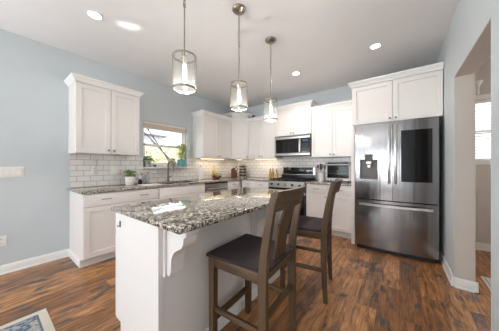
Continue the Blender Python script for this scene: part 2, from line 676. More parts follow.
# rear wall with patio doors
b = B()
b.box(XL, -3.3, YR - 0.15, YR, 0, CEIL).box(-3.3, -0.25, YR - 0.15, YR, 2.15, CEIL).box(-0.25, XR + WT, YR - 0.15, YR, 0, CEIL)
struct('wall_rear', b, 'wall')
b = B()
for xa in (-3.3, -1.8, -0.32):
    b.box(xa, xa + 0.07, YR - 0.09, YR - 0.03, 0, 2.15)
b.box(-3.3, -0.25, YR - 0.09, YR - 0.03, 2.08, 2.15).box(-3.3, -0.25, YR - 0.09, YR - 0.03, 0, 0.08)
struct('door_1', b, 'trim')
b = B()
b.box(x0 + 0.04, x0 + 0.1, SY0, SY0 + 0.06, SZ0, SZ1).box(x0 + 0.04, x0 + 0.1, SY1 - 0.06, SY1, SZ0, SZ1)
b.box(x0 + 0.04, x0 + 0.1, SY0, SY1, SZ1 - 0.06, SZ1).box(x0 + 0.04, x0 + 0.1, SY0, SY1, SZ0, SZ0 + 0.06).box(x0 + 0.04, x0 + 0.1, SY0, SY1, 1.47, 1.52)
struct('window_3', b, 'trim')
# hall
hw = (0.80, 1.75, 1.275, 2.16)
b = B()
b.box(XR + WT, hw[0], HY, HY + 0.15, 0, CEIL).box(hw[0], hw[1], HY, HY + 0.15, 0, hw[2]).box(hw[0], hw[1], HY, HY + 0.15, hw[3], CEIL).box(hw[1], HX, HY, HY + 0.15, 0, CEIL)
struct('wall_hall_end', b, 'hall_wall')
struct('wall_hall_side', B().box(HX, HX + 0.12, 0.6, HY, 0, CEIL), 'hall_wall')
struct('wall_hall_near', B().box(XR + WT, HX, 0.5, 0.6, 0, CEIL), 'hall_wall')
# warm grey lining of the opening, as painted in the hall colour
b = B()
b.box(XR + 0.002, XR + WT + 0.004, OY1 - 0.004, OY1 + 0.001, 0, OZ).box(XR + 0.002, XR + WT + 0.004, OY0, OY1, OZ - 0.004, OZ + 0.001)
b.box(XR + WT, XR + WT + 0.004, OY1, HY, 0, CEIL)
struct('trim_1', b, 'hall_wall')


def baseboard(name, runs):
    b = B()
    for ax, fixed, a, c, out in runs:
        prof = [(0, 0), (0.022, 0), (0.022, 0.012), (0.014, 0.02), (0.014, 0.085), (0.006, 0.1), (0, 0.1)]
        pts = [(fixed + out * p, z) for p, z in prof]
        if ax == 'y':
            b.loft([[(p, a, z) for p, z in pts], [(p, c, z) for p, z in pts]])
        else:
            b.loft([[(a, p, z) for p, z in pts], [(c, p, z) for p, z in pts]])
    return struct(name, b, 'trim')


baseboard('baseboard_left', [('y', XL, YR, 0.685, 1)])
baseboard('baseboard_right', [('y', XR, YR, OY0, -1), ('y', XR, OY1 - 0.022, 3.60, -1), ('x', OY1, XR - 0.022, XR + WT + 0.022, -1), ('y', XR + WT, OY1 - 0.022, HY, 1)])
baseboard('baseboard_hall', [('x', HY, XR + WT + 0.022, HX, -1)])

# ---- sink window
g = thing('window_1', 'white double hung window above the kitchen sink', 'window', (XL - 0.13, WY0, WZ0))
del g['label'], g['category']
g['kind'] = 'structure'
wy, wz = WY1 - WY0, WZ1 - WZ0
b = B()
for (ya, yb_, za, zb) in ((0, 0.035, 0, wz), (wy - 0.035, wy, 0, wz), (0, wy, 0, 0.035), (0, wy, wz - 0.04, wz)):
    b.box(0, 0.07, ya, yb_, za, zb, 0.003)
b.build('window_frame', 'trim', g)
for nm, za, zb, xo in (('upper_sash', 0.375, wz - 0.04, 0.008), ('lower_sash', 0.035, 0.42, 0.036)):
    b = B()
    for (ya, yb_, z_a, z_b) in ((0.035, 0.065, za, zb), (wy - 0.065, wy - 0.035, za, zb), (0.035, wy - 0.035, za, za + 0.035), (0.035, wy - 0.035, zb - 0.04, zb)):
        b.box(xo, xo + 0.026, ya, yb_, z_a, z_b, 0.002)
    s = b.build(nm, 'trim', g)
    B().box(xo + 0.01, xo + 0.014, 0.06, wy - 0.06, za + 0.03, zb - 0.03).build('pane', 'glass', s)
struct('trim_2', B().box(XL - 0.06, XL + 0.10, WY0 - 0.015, WY1 + 0.015, WZ0 - 0.022, WZ0, 0.004), 'trim')
g = thing('window_blind', 'beige woven shade drawn up at the top of the sink window', 'blind', (XL - 0.05, WY0 + 0.012, WZ1 - 0.13))
B().box(-0.005, 0.035, 0, wy - 0.024, 0.095, 0.128, 0.004).build('headrail', 'trim', g)
b = B()
for k in range(5):
    b.box(0.0, 0.026 + 0.004 * (k % 2), 0.004, wy - 0.028, 0.012 + k * 0.0165, 0.0275 + k * 0.0165, 0.004)
b.build('folded_shade', 'blind', g)
B().box(-0.002, 0.03, 0.002, wy - 0.026, 0.0, 0.012, 0.002).build('bottom_rail', 'trim', g)

# ---- hall window + blind
g = thing('window_2', 'x', 'x', (hw[0], HY, hw[2]))
del g['label'], g['category']
g['kind'] = 'structure'
w_, h_ = hw[1] - hw[0], hw[3] - hw[2]
b = B()
for (xa, xb, za, zb) in ((0, 0.04, 0, h_), (w_ - 0.04, w_, 0, h_), (0, w_, 0, 0.04), (0, w_, h_ - 0.04, h_), (0, w_, h_ / 2 - 0.02, h_ / 2 + 0.02)):
    b.box(xa, xb, 0.05, 0.12, za, zb, 0.003)
fr = b.build('window_frame', 'trim', g)
B().box(0.03, w_ - 0.03, 0.08, 0.085, 0.03, h_ - 0.03).build('pane', 'glass', fr)
b = B()
for (xa, xb, za, zb) in ((-0.06, 0.0, -0.06, h_ + 0.07), (w_, w_ + 0.06, -0.06, h_ + 0.07), (-0.06, w_ + 0.06, h_, h_ + 0.07), (-0.07, w_ + 0.07, -0.05, 0.0)):
    b.box(xa, xb, -0.018, -0.001, za, zb, 0.003)
b.build('window_casing', 'trim', g)
g = thing('window_blind', 'white slatted blind lowered in the hall window', 'blind', (hw[0] + 0.01, HY + 0.012, hw[2] + 0.004))
B().box(0, w_ - 0.02, -0.004, 0.035, h_ - 0.05, h_ - 0.006, 0.003).build('headrail', 'trim', g)
for k in range(20):
    b = B()
    z = 0.035 + k * 0.0405
    b.loft([[(xx, 0.0, z - 0.011), (xx, 0.032, z + 0.011), (xx, 0.032, z + 0.0135), (xx, 0.0, z - 0.0085)] for xx in (0.004, w_ - 0.024)])
    b.build('slat', 'slat', g)
B().box(0.002, w_ - 0.022, 0.004, 0.03, 0.0, 0.014, 0.002).build('bottom_rail', 'trim', g)

# tile splashbacks
b = B()
TZ0, TZ1 = 0.914, 1.372
b.box(XL, XL + 0.008, 0.69, WY0, TZ0, TZ1).box(XL, XL + 0.008, WY0, WY1, TZ0, WZ0 - 0.024).box(XL, XL + 0.008, WY1, YB - 0.008, TZ0, TZ1)
struct('trim_3', b, 'tile_y')
struct('trim_4', B().box(XL, -0.60, YB - 0.008, YB, TZ0, TZ1 + 0.05), 'tile_x')

# ------------------------------------------------------------------ cabinets (local frame: front faces -y, x runs right, y = 0 is the door face)


def shaker(name, parent, x0, x1, z0, z1, mat='white', rail=0.06, t=0.02, y=0.0):
    b = B()
    b.box(x0, x0 + rail, y, y + t, z0, z1, 0.0015, 1).box(x1 - rail, x1, y, y + t, z0, z1, 0.0015, 1)
    b.box(x0 + rail - 0.001, x1 - rail + 0.001, y, y + t, z0, z0 + rail, 0.0015, 1)
    b.box(x0 + rail - 0.001, x1 - rail + 0.001, y, y + t, z1 - rail, z1, 0.0015, 1)
    b.box(x0 + rail - 0.002, x1 - rail + 0.002, y + 0.012, y + t - 0.002, z0 + rail - 0.002, z1 - rail + 0.002)
    return b.build(name, mat, parent)


def slab(name, parent, x0, x1, z0, z1, mat='white', t=0.02):
    return B().box(x0, x1, 0, t, z0, z1, 0.003).build(name, mat, parent)


def knob(parent, x, z, y=0.0):
    b = B()
    b.cyl((x, y, z), (x, y - 0.018, z), 0.006, 0.005, 10)
    b.sphere((x, y - 0.024, z), 0.0145, 1, 0.7, 1, 14, 8)
    return b.build('knob', 'nickel', parent)


def pull(parent, x, z, ln=0.11):
    b = B()
    for s in (-1, 1):
        b.cyl((x + s * ln * 0.4, 0, z), (x + s * ln * 0.4, -0.026, z), 0.0045, None, 8)
    b.tube([(x - ln / 2, -0.024, z), (x - ln * 0.35, -0.028, z), (x + ln * 0.35, -0.028, z), (x + ln / 2, -0.024, z)], 0.0055, 8)
    return b.build('pull_handle', 'nickel', parent)


def offset_path(path, d):
    """offset an open 2D polyline to its right by d with mitred corners"""
    out = []
    n = len(path)
    for i, p in enumerate(path):
        p = Vector(p)
        ns = []
        if i > 0:
            e = (p - Vector(path[i - 1])).normalized()
            ns.append(Vector((e.y, -e.x)))
        if i < n - 1:
            e = (Vector(path[i + 1]) - p).normalized()
            ns.append(Vector((e.y, -e.x)))
        if len(ns) == 1:
            out.append(p + ns[0] * d)
        else:
            bis = (ns[0] + ns[1]).normalized()
            out.append(p + bis * (d / max(0.3, bis.dot(ns[0]))))
    return out


def crown(parent, path, z):
    """crown moulding along an open footprint path (outside on the right), top closed"""
    b = B()
    rows = []
    for o, h in ((0.0, 0.0), (0.008, 0.0), (0.010, 0.016), (0.020, 0.026), (0.040, 0.052), (0.046, 0.056), (0.048, 0.072), (0.0, 0.072)):
        rows.append([b.m.verts.new((p.x, p.y, z + h)) for p in offset_path(path, o)])
    for a, c in zip(rows[:-1], rows[1:]):
        for k in range(len(path) - 1):
            b.m.faces.new((a[k], a[k + 1], c[k + 1], c[k]))
    if len(path) > 2:
        b.m.faces.new(rows[-1])
    return b.build('crown_moulding', 'trim', parent)


def upper(label, loc, rotz, w_, d, h, doors, z_crown, left=True, right=True, knob_z=0.05, group='white wall cabinets'):
    t = thing('wall_cabinet', label, 'cabinet', loc, rotz, group)
    B().box(0, w_, 0.02, d, 0, h, 0.002, 1).build('cabinet_body', 'white', t)
    n = len(doors)
    x = 0.003
    dw = (w_ - 0.006 - 0.006 * (n - 1)) / n
    for k, side in enumerate(doors):
        dr = shaker('door', t, x, x + dw, 0.004, h - 0.012)
        kx = x + dw - 0.03 if side == 'r' else x + 0.03
        knob(dr, kx, knob_z)
        x += dw + 0.006
    path = ([(0, d)] if left else []) + [(0, 0.0), (w_, 0.0)] + ([(w_, d)] if right else [])
    crown(t, path, h - 0.006)
    return t


UZ = 1.372
UG = 'white wall cabinets'
upper('white two-door wall cabinet left of the sink window', (XL + 0.345, 0.68, UZ), PI / 2, 0.764, 0.343, 0.90, 'rl', 0)
upper('white two-door wall cabinet just right of the sink window', (XL + 0.345, 2.686, UZ), PI / 2, 0.882, 0.343, 0.90, 'rl', 0, True, False)
# diagonal corner cabinet
t = thing('wall_cabinet', 'tall white corner cabinet set diagonally with one door', 'cabinet', (XL + 0.002, YB - 0.002, UZ), 0, UG)
foot = [(0, 0), (0, -0.608), (0.338, -0.608), (0.608, -0.338), (0.608, 0)]
B().prism(foot, 'z', 0, 1.035).build('cabinet_body', 'white', t)
dl = math.hypot(0.27, 0.27)
mat = Matrix.Translation((0.338, -0.608, 0)) @ Matrix.Rotation(PI / 4, 4, 'Z')
b = B()
rl = 0.055
for (xa, xb, ya, yb_, za, zb) in ((0.004, rl, -0.02, 0, 0.004, 1.023), (dl - rl, dl - 0.004, -0.02, 0, 0.004, 1.023), (rl, dl - rl, -0.02, 0, 0.004, 0.06), (rl, dl - rl, -0.02, 0, 0.965, 1.023), (rl - .002, dl - rl + .002, -0.011, 0, 0.05, 0.97)):
    b.box(xa, xb, ya, yb_, za, zb)
bmesh.ops.transform(b.m, matrix=mat, verts=b.m.verts)
dr = b.build('door', 'white', t)
b = B()
b.cyl((dl - 0.03, -0.02, 0.05), (dl - 0.03, -0.038, 0.05), 0.006, 0.005, 10).sphere((dl - 0.03, -0.044, 0.05), 0.0145, 1, .7, 1, 14, 8)
bmesh.ops.transform(b.m, matrix=mat, verts=b.m.verts)
b.build('knob', 'nickel', dr)
crown(t, [(0, -0.608), (0.344, -0.622), (0.622, -0.344), (0.608, 0)], 1.029)
XD = XL + 0.612
FYU = YB - 0.345
upper('white two-door wall cabinet between corner cabinet and microwave', (XD, FYU, UZ), 0, -2.17 - XD, 0.343, 0.90, 'rl', 0, False, False)
upper('short white two-door cabinet directly above the microwave', (-2.166, FYU - 0.01, 1.838), 0, 0.786, 0.353, 0.572, 'rl', 0, True, True, 0.045)
upper('white two-door wall cabinet above the toaster oven', (-1.376, FYU, UZ), 0, 0.772, 0.343, 0.90, 'rl', 0, False, False)
tf = upper('wide white two-door cabinet above the refrigerator', (-0.588, 3.40, 1.828), 0, 0.588 + XR - 0.006, 0.776, 0.582, 'rl', 0, True, False, 0.045)
tag(B().box(0, 0.05, 0, 0.745, 0, 1.826, 0.002, 1).build('side_panel', 'white', None, (-0.603, 3.432, 0)), 'tall white side panel between refrigerator and base cabinet', 'panel')


def base(label, loc, rotz, w_, d, fronts, group='white base cabinets', toe=True, top=0.883):
    """fronts: (kind, x0, x1, z0, z1, [handles])"""
    t = thing('base_cabinet', label, 'cabinet', loc, rotz, group)
    bb = B().box(0, w_, 0.02, d, 0.105, top, 0.002, 1)
    if top < 0.88:
        bb.box(0, w_, 0.02, 0.036, top, 0.883).box(0, 0.016, 0.02, d, top, 0.883).box(w_ - 0.016, w_, 0.02, d, top, 0.883)
    bb.build('cabinet_body', 'white', t)
    if toe:
        B().box(0.0, w_, 0.085, d, 0.0, 0.105).build('toe_kick', 'white', t)
    for kind, xa, xb, za, zb, hs in fronts:
        if kind == 'drawer':
            dd = slab('drawer', t, xa, xb, za, zb)
        else:
            dd = shaker(kind, t, xa, xb, za, zb)
        for h in hs:
            if h[0] == 'p':
                pull(dd, h[1], h[2])
            else:
                knob(dd, h[1], h[2])
    return t


def pair(w_, drawers, dz=0.715):
    f = []
    h = w_ / 2
    f += drawers
    f.append(('door', 0.004, h - 0.002, 0.112, dz, [('k', h - 0.032, dz - 0.05)]))
    f.append(('door', h + 0.002, w_ - 0.004, 0.112, dz, [('k', h + 0.032, dz - 0.05)]))
    return f


FX = XL + 0.61
FY = YB - 0.61
t = base('white base cabinet with wide two-handled drawer at the counter end', (FX, 0.69, 0), PI / 2, 0.918, 0.606,
         pair(0.918, [('drawer', 0.004, 0.914, 0.722, 0.872, [('p', 0.23, 0.80), ('p', 0.69, 0.80)])]))
B().box(-0.012, 0.0, 0.0855, 0.606, 0.0, 0.09, 0.002).build('base_trim', 'trim', t)
base('white sink base cabinet below the window and faucet', (FX, 1.612, 0), PI / 2, 0.902, 0.606,
     pair(0.902, [('drawer', 0.004, 0.898, 0.722, 0.872, [])]), top=0.69)
# L-shaped corner base: left-run face
t = base('white corner base cabinet right of the dishwasher', (FX, 3.135, 0), PI / 2, YB - 3.135 - 0.002, 0.606,
         [('drawer', 0.004, 0.41, 0.722, 0.872, [('p', 0.2, 0.80)]), ('door', 0.004, 0.41, 0.112, 0.715, [('k', 0.05, 0.665)])])
base('white base cabinet in the back run left of the range', (FX + 0.024, FY, 0), 0, -2.165 - FX - 0.024, 0.606,
     [('drawer', 0.02, 0.36, 0.722, 0.872, [('p', 0.19, 0.80)]), ('drawer', 0.366, 0.745, 0.722, 0.872, [('p', 0.55, 0.80)]),
      ('door', 0.02, 0.36, 0.112, 0.715, [('k', 0.33, 0.665)]), ('door', 0.366, 0.745, 0.112, 0.715, [('k', 0.4, 0.665)])])
base('white base cabinet under the toaster oven beside the refrigerator', (-1.382, FY, 0), 0, 0.776, 0.606,
     pair(0.776, [('drawer', 0.004, 0.386, 0.722, 0.872, [('p', 0.195, 0.80)]), ('drawer', 0.39, 0.772, 0.722, 0.872, [('p', 0.58, 0.80)])]))

# ---- worktops
ZT0, ZT1 = 0.884, 0.914
XF = XL + 0.645
sx0, sx1, sy0, sy1 = XL + 0.13, XL + 0.53, 1.73, 2.43
YF = YB - 0.645
b = B()
b.box(XL + 0.001, XF, 0.663, sy0, ZT0, ZT1, 0.004).box(XL + 0.001, sx0, sy0 - .004, sy1 + .004, ZT0, ZT1).box(sx1, XF, sy0 - .004, sy1 + .004, ZT0, ZT1, 0.004)
b.box(XL + 0.001, XF, sy1, YB - 0.001, ZT0, ZT1, 0.004).box(XF - 0.01, -2.164, YF, YB - 0.001, ZT0, ZT1, 0.004)
tag(b.build('worktop', 'granite'), 'speckled granite worktop running under the window and round the corner', 'countertop')
tag(B().box(-1.384, -0.606, YF, YB - 0.001, ZT0, ZT1, 0.004).build('worktop', 'granite'), 'short granite worktop under the toaster oven', 'countertop')

# ---- sink and faucet
g = thing('kitchen_sink', 'stainless undermount sink in the granite below the window', 'sink', ((sx0 + sx1) / 2, (sy0 + sy1) / 2, 0.70))
hx, hy = (sx1 - sx0) / 2, (sy1 - sy0) / 2
b = B()
b.loft([[(-hx, -hy, .183), (hx, -hy, .183), (hx, hy, .183), (-hx, hy, .183)], [(-hx + .02, -hy + .02, 0), (hx - .02, -hy + .02, 0), (hx - .02, hy - .02, 0), (-hx + .02, hy - .02, 0)],
        [(-hx + .024, -hy + .024, .006), (hx - .024, -hy + .024, .006), (hx - .024, hy - .024, .006), (-hx + .024, hy - .024, .006)], [(-hx + .006, -hy + .006, .183), (hx - .006, -hy + .006, .183), (hx - .006, hy - .006, .183), (-hx + .006, hy - .006, .183)]])
b.build('basin', 'steel_bright', g)
B().cyl((0, 0, .006), (0, 0, .012), 0.045).build('drain', 'nickel', g)
g = thing('faucet', 'tall grey gooseneck faucet behind the sink', 'faucet', (XL + 0.09, 2.07, ZT1))
B().lathe([(0.027, 0), (0.027, 0.012), (0.02, 0.03), (0.017, 0.06)]).build('base_flange', 'dark_nickel', g)
pts = [(0, 0, 0.05), (0, 0, 0.30)] + [(0.075 - 0.075 * math.cos(a), 0, 0.30 + 0.085 * math.sin(a)) for a in [PI * k / 8 for k in range(1, 8)]] + [(0.15, 0, 0.30), (0.15, 0, 0.26)]
B().tube(pts, 0.0135, 12).build('spout', 'dark_nickel', g)
B().cyl((0.15, 0, 0.27), (0.15, 0, 0.18), 0.017, 0.02, 14).build('spray_head', 'dark_nickel', g)
b = B()
b.cyl((0, 0, 0.085), (0, 0.04, 0.085), 0.014, None, 12).tube([(0, 0.038, 0.085), (0.01, 0.06, 0.10), (0.02, 0.085, 0.115)], [0.009, 0.007, 0.006], 8)
b.build('lever_handle', 'dark_nickel', g)

# ---- dishwasher
g = thing('dishwasher', 'stainless dishwasher built in between sink base and corner', 'dishwasher', (FX + 0.0, 2.519, 0), PI / 2)
B().box(0.004, 0.606, 0.02, 0.58, 0.10, 0.875).build('body', 'charcoal', g)
B().box(0.004, 0.606, -0.012, 0.02, 0.115, 0.735, 0.004).build('door', 'mw_steel', g)
B().box(0.004, 0.606, -0.012, 0.02, 0.742, 0.85, 0.004).build('control_panel', 'mw_steel', g)
B().box(0.004, 0.606, 0.0, 0.03, 0.85, 0.878).build('top_recess', 'black', g)
b = B()
for s in (0.06, 0.55):
    b.cyl((s, -0.012, 0.765), (s, -0.045, 0.765), 0.006, None, 8)
b.tube([(0.03, -0.045, 0.765), (0.58, -0.045, 0.765)], 0.0095, 10)
b.build('handle', 'steel_bright', g)
B().box(0.004, 0.606, 0.06, 0.08, 0.0, 0.10).build('toe_kick', 'black', g)

# ---- range
RX0, RX1 = -2.159, -1.389
rw = RX1 - RX0
g = thing('kitchen_range', 'stainless gas range with black cooktop under the microwave', 'stove', (RX0, 3.50, 0))
B().box(0, rw, 0.05, 0.655, 0.02, 0.905).build('body', 'charcoal', g)
B().box(0.004, rw - 0.004, 0.018, 0.05, 0.03, 0.19, 0.004).build('warming_drawer', 'steel_bright', g)
od = B().box(0.004, rw - 0.004, 0.006, 0.05, 0.20, 0.775, 0.006).build('oven_door', 'black_gloss', g)
b = B()
for s in (0.09, rw - 0.09):
    b.cyl((s, 0.006, 0.735), (s, -0.045, 0.735), 0.008, None, 10)
b.tube([(0.05, -0.045, 0.735), (rw - 0.05, -0.045, 0.735)], 0.012, 12)
b.build('oven_handle', 'steel_bright', od)
B().prism([(0.0, 0.785), (0.05, 0.785), (0.05, 0.908), (0.018, 0.908)], 'x', 0.002, rw - 0.002).build('control_fascia', 'toaster_steel', g)
for k in range(5):
    x = 0.09 + k * (rw - 0.18) / 4
    b = B()
    b.cyl((x, 0.012, 0.845), (x, -0.024, 0.840), 0.021, 0.018, 16)
    b.box(x - 0.003, x + 0.003, -0.029, -0.02, 0.824, 0.858, 0.001, 1)
    b.build('knob', 'black' if k != 2 else 'nickel', g)
B().box(0.0, rw, 0.02, 0.60, 0.905, 0.922, 0.004).build('cooktop', 'black_gloss', g)
for gx in (0.02, 0.27, 0.52):
    b = B()
    gw = 0.23
    for yy in (0.05, 0.30, 0.56):
        b.box(gx, gx + gw, yy, yy + 0.014, 0.936, 0.948, 0.002, 1)
    for xx in (gx, gx + gw / 2 - 0.007, gx + gw - 0.014):
        b.box(xx, xx + 0.014, 0.05, 0.574, 0.936, 0.948, 0.002, 1)
    for xx in (gx, gx + gw - 0.014):
        for yy in (0.05, 0.56):
            b.box(xx, xx + 0.014, yy, yy + 0.014, 0.92, 0.94)
    b.build('grate', 'grate', g)
b = B()
b.box(0, rw, 0.60, 0.668, 0.905, 1.19, 0.008)
b.build('backguard', 'steel_bright', g)
B().box(0.045, rw - 0.045, 0.588, 0.602, 1.025, 1.175, 0.003).build('control_display', 'black_gloss', g)
B().box(0.002, rw - 0.002, 0.585, 0.602, 0.922, 1.018, 0.003).build('vent_trim', 'black', g)
for xx in (0.03, rw - 0.06):
    for yy in (0.08, 0.6):
        B().cyl((xx + .015, yy, 0), (xx + .015, yy, 0.022), 0.015, None, 10).build('foot', 'black', g)

# ---- microwave
g = thing('microwave_oven', 'stainless over-the-range microwave with black window', 'microwave', (-2.162, 3.775, 1.415))
mw = 0.778
B().box(0, mw, 0.03, 0.394, 0, 0.418).build('body', 'black', g)
b = B()
b.box(0, mw, 0.0, 0.03, 0.345, 0.418, 0.003).box(0, mw, 0.0, 0.03, 0.0, 0.062, 0.003).box(0, 0.03, 0.0, 0.03, 0.06, 0.347)
b.box(0.565, 0.60, 0, 0.03, 0.06, 0.347)
dr = b.build('door', 'mw_steel', g)
B().box(0.03, 0.566, 0.006, 0.03, 0.061, 0.346).build('door_window', 'black_gloss', dr)
b = B()
for z in (0.09, 0.315):
    b.cyl((0.582, 0, z), (0.582, -0.035, z), 0.007, None, 8)
b.tube([(0.582, -0.035, 0.06), (0.582, -0.042, 0.12), (0.582, -0.042, 0.29), (0.582, -0.035, 0.345)], 0.0125, 10)
b.build('handle', 'steel_bright', dr)
cp = B().box(0.60, mw - 0.003, 0.004, 0.03, 0.061, 0.346).build('control_panel', 'black_gloss', g)
b = B()
for i in range(3):
    for j in range(5):
        b.box(0.625 + i * 0.042, 0.655 + i * 0.042, 0.001, 0.005, 0.085 + j * 0.032, 0.107 + j * 0.032)
b.build('keypad', 'charcoal', cp)
B().box(0.625, 0.74, 0.001, 0.005, 0.285, 0.32).build('clock_display', 'display', cp)

# ---- refrigerator
FRX0, FRX1 = -0.530, 0.384
fw = FRX1 - FRX0
g = thing('refrigerator', 'large stainless french door refrigerator with black touch screen', 'refrigerator', (FRX0, 3.30, 0))


def arc_y(x):
    u = (x / fw) * 2 - 1
    return 0.032 * u * u


def arcbox(b, xa, xb, z0, z1, yb=0.095, push=0.0, n=10):
    xs = [xa + (xb - xa) * k / n for k in range(n + 1)]
    poly = [(x, arc_y(x) - push) for x in xs] + [(xb, yb), (xa, yb)]
    b.prism(poly, 'z', z0, z1)
    return b


B().box(0.004, fw - 0.004, 0.10, 0.84, 0.03, 1.785, 0.004).build('body', 'charcoal', g)
zt, zs = 1.812, 0.738
b = B()
dx0, dx1, dz0, dz1 = 0.062, 0.286, 1.02, 1.30
arcbox(b, 0.0, dx0, zs, zt, n=3)
arcbox(b, dx1, 0.452, zs, zt, n=5)
arcbox(b, dx0, dx1, zs, dz0, n=6)
arcbox(b, dx0, dx1, dz1, zt, n=6)
ld = b.build('left_door', 'steel', g)
b = B()
b.box(dx0, dx1, 0.075, 0.094, dz0, dz1).box(dx0, dx0 + 0.004, 0.03, 0.08, dz0, dz1).box(dx1 - 0.004, dx1, 0.02, 0.08, dz0, dz1).box(dx0, dx1, 0.03, 0.08, dz0, dz0 + 0.012)
dn = b.build('dispenser_niche', 'niche', ld)
b = B()
arcbox(b, 0.127, 0.225, dz1 - 0.03, dz1 + 0.075, push=0.004, n=3)
b.build('dispenser_control', 'black', ld)
b = B()
b.box(0.142, 0.212, 0.012, 0.07, dz1 - 0.075, dz1 - 0.005, 0.006).box(0.158, 0.198, 0.03, 0.07, dz1 - 0.13, dz1 - 0.07, 0.004)
b.build('dispenser_spout', 'steel_bright', dn)
b = B()
arcbox(b, 0.458, fw, zs, zt, n=12)
rd = b.build('right_door', 'steel', g)
b = B()
arcbox(b, 0.543, 0.853, 1.0, 1.675, push=0.004, n=8)
b.build('touch_screen', 'black_gloss', rd)
b = B()
arcbox(b, 0, fw, 0.062, zs - 0.014, n=18)
fd = b.build('freezer_drawer', 'steel', g)
for x, dd in ((0.415, ld), (0.486, rd)):
    b = B()
    y0 = arc_y(x)
    for z in (1.02, 1.71):
        b.box(x - 0.009, x + 0.009, y0 - 0.05, y0 + 0.004, z - 0.012, z + 0.012, 0.002, 1)
    b.box(x - 0.013, x + 0.013, y0 - 0.066, y0 - 0.046, 0.97, 1.765, 0.006)
    b.build('door_handle', 'steel_bright', dd)
b = B()
for x in (0.11, fw - 0.11):
    b.box(x - 0.012, x + 0.012, arc_y(x) - 0.05, arc_y(x) + 0.004, 0.655, 0.675, 0.002, 1)
b.loft([[(x, arc_y(x) - 0.066, 0.652), (x, arc_y(x) - 0.046, 0.652), (x, arc_y(x) - 0.046, 0.680), (x, arc_y(x) - 0.066, 0.680)] for x in [0.06 + k * (fw - 0.12) / 10 for k in range(11)]])
b.build('drawer_handle', 'steel_bright', fd)
B().box(0.02, fw - 0.02, 0.06, 0.11, 0.0, 0.06).build('base_grille', 'black', g)
B().box(0.0, 0.09, 0.06, 0.16, 1.785, 1.815, 0.004).build('hinge_cover', 'charcoal', g)
B().box(fw - 0.09, fw, 0.06, 0.16, 1.785, 1.815, 0.004).build('hinge_cover', 'charcoal', g)

# ------------------------------------------------------------------ island
IX0, IX1, IY0, IY1 = -1.652, -1.07, 0.58, 2.14
g = thing('kitchen_island', 'white kitchen island cabinet standing in the middle of the floor', 'island', (0, 0, 0))
g.location = (IX0, IY0, 0)
wI, lI = IX1 - IX0, IY1 - IY0
B().box(0.0, wI - 0.02, 0.018, lI - 0.018, 0.105, 0.883).build('cabinet_body', 'white', g)
B().box(0.075, wI - 0.02, 0.018, lI - 0.018, 0.0, 0.105).build('toe_kick', 'white', g)
for yy in (0.0, lI - 0.018):
    B().prism([(0, 0.11), (0.075, 0.11), (0.075, 0), (wI - 0.022, 0), (wI - 0.022, 0.883), (0, 0.883)], 'y', yy, yy + 0.018).build('end_panel', 'white', g)
B().box(wI - 0.02, wI - 0.002, 0.02, lI - 0.02, 0.0, 0.883).build('seating_panel', 'white', g)
for yy in (0.0, lI - 0.03):
    B().box(wI - 0.022, wI + 0.001, yy, yy + 0.03, 0, 0.883, 0.001, 1).build('corner_stile', 'white', g)
B().prism([(wI - 0.002, 0), (wI + 0.012, 0), (wI + 0.012, 0.065), (wI + 0.006, 0.08), (wI - 0.002, 0.08)], 'y', 0.03, lI - 0.03).build('base_trim', 'trim', g)
for yc in (0.085, 0.93):
    b = B()
    b.box(wI - 0.002, wI + 0.018, yc - 0.058, yc + 0.058, 0.585, 0.883, 0.002, 1)
    cor = b.build('corbel', 'white', g)
    prof = [(0.018, 0.60), (0.03, 0.592), (0.045, 0.60), (0.055, 0.625), (0.056, 0.66), (0.062, 0.70), (0.082, 0.735), (0.12, 0.76), (0.15, 0.775), (0.168, 0.80), (0.172, 0.835), (0.185, 0.84), (0.195, 0.85), (0.195, 0.883), (0.018, 0.883)]
    B().prism([(wI + p, z) for p, z in prof], 'y', yc - 0.042, yc + 0.042).build('scroll_bracket', 'white', cor)
n = 3
dl_ = lI / n
for k in range(n):
    ya, yb_ = k * dl_ + 0.003, (k + 1) * dl_ - 0.003
    for kind, za, zb in (('drawer', 0.722, 0.872), ('door', 0.112, 0.715)):
        b = B()
        if kind == 'drawer':
            b.box(-0.022, -0.001, ya, yb_, za, zb, 0.003)
        else:
            r_ = 0.06
            b.box(-0.022, -0.001, ya, ya + r_, za, zb).box(-0.022, -0.001, yb_ - r_, yb_, za, zb).box(-0.022, -0.001, ya + r_, yb_ - r_, za, za + r_).box(-0.022, -0.001, ya + r_, yb_ - r_, zb - r_, zb)
            b.box(-0.012, -0.003, ya + r_ - .002, yb_ - r_ + .002, za + r_ - .002, zb - r_ + .002)
        d_ = b.build(kind, 'white', g)
        b = B()
        if kind == 'drawer':
            yc = (ya + yb_) / 2
            for s in (-0.045, 0.045):
                b.cyl((-0.022, yc + s, 0.8), (-0.048, yc + s, 0.8), 0.0045, None, 8)
            b.tube([(-0.048, yc - 0.06, 0.8), (-0.048, yc + 0.06, 0.8)], 0.0055, 8)
            b.build('pull_handle', 'nickel', d_)
        else:
            b.cyl((-0.022, yb_ - 0.03, 0.665), (-0.042, yb_ - 0.03, 0.665), 0.006, None, 8).sphere((-0.046, yb_ - 0.03, 0.665), 0.0145, .7, 1, 1, 12, 8)
            b.build('knob', 'nickel', d_)
cx = 0.075
ct = B().box(cx - 0.009, cx + 0.009, -0.008, 0, 0.78, 0.825, 0.003).build('catch_plate', 'nickel', g)
B().tube([(cx, -0.008, 0.792), (cx, -0.018, 0.786), (cx, -0.02, 0.796)], 0.003, 8).build('hook_arm', 'dark_nickel', ct)
b = B()
b.box(-1.694, -0.836, 0.556, 2.168, ZT0, ZT1, 0.006, 3)
tag(b.build('island_worktop', 'granite'), 'polished speckled granite top of the kitchen island', 'countertop')

# ------------------------------------------------------------------ stools


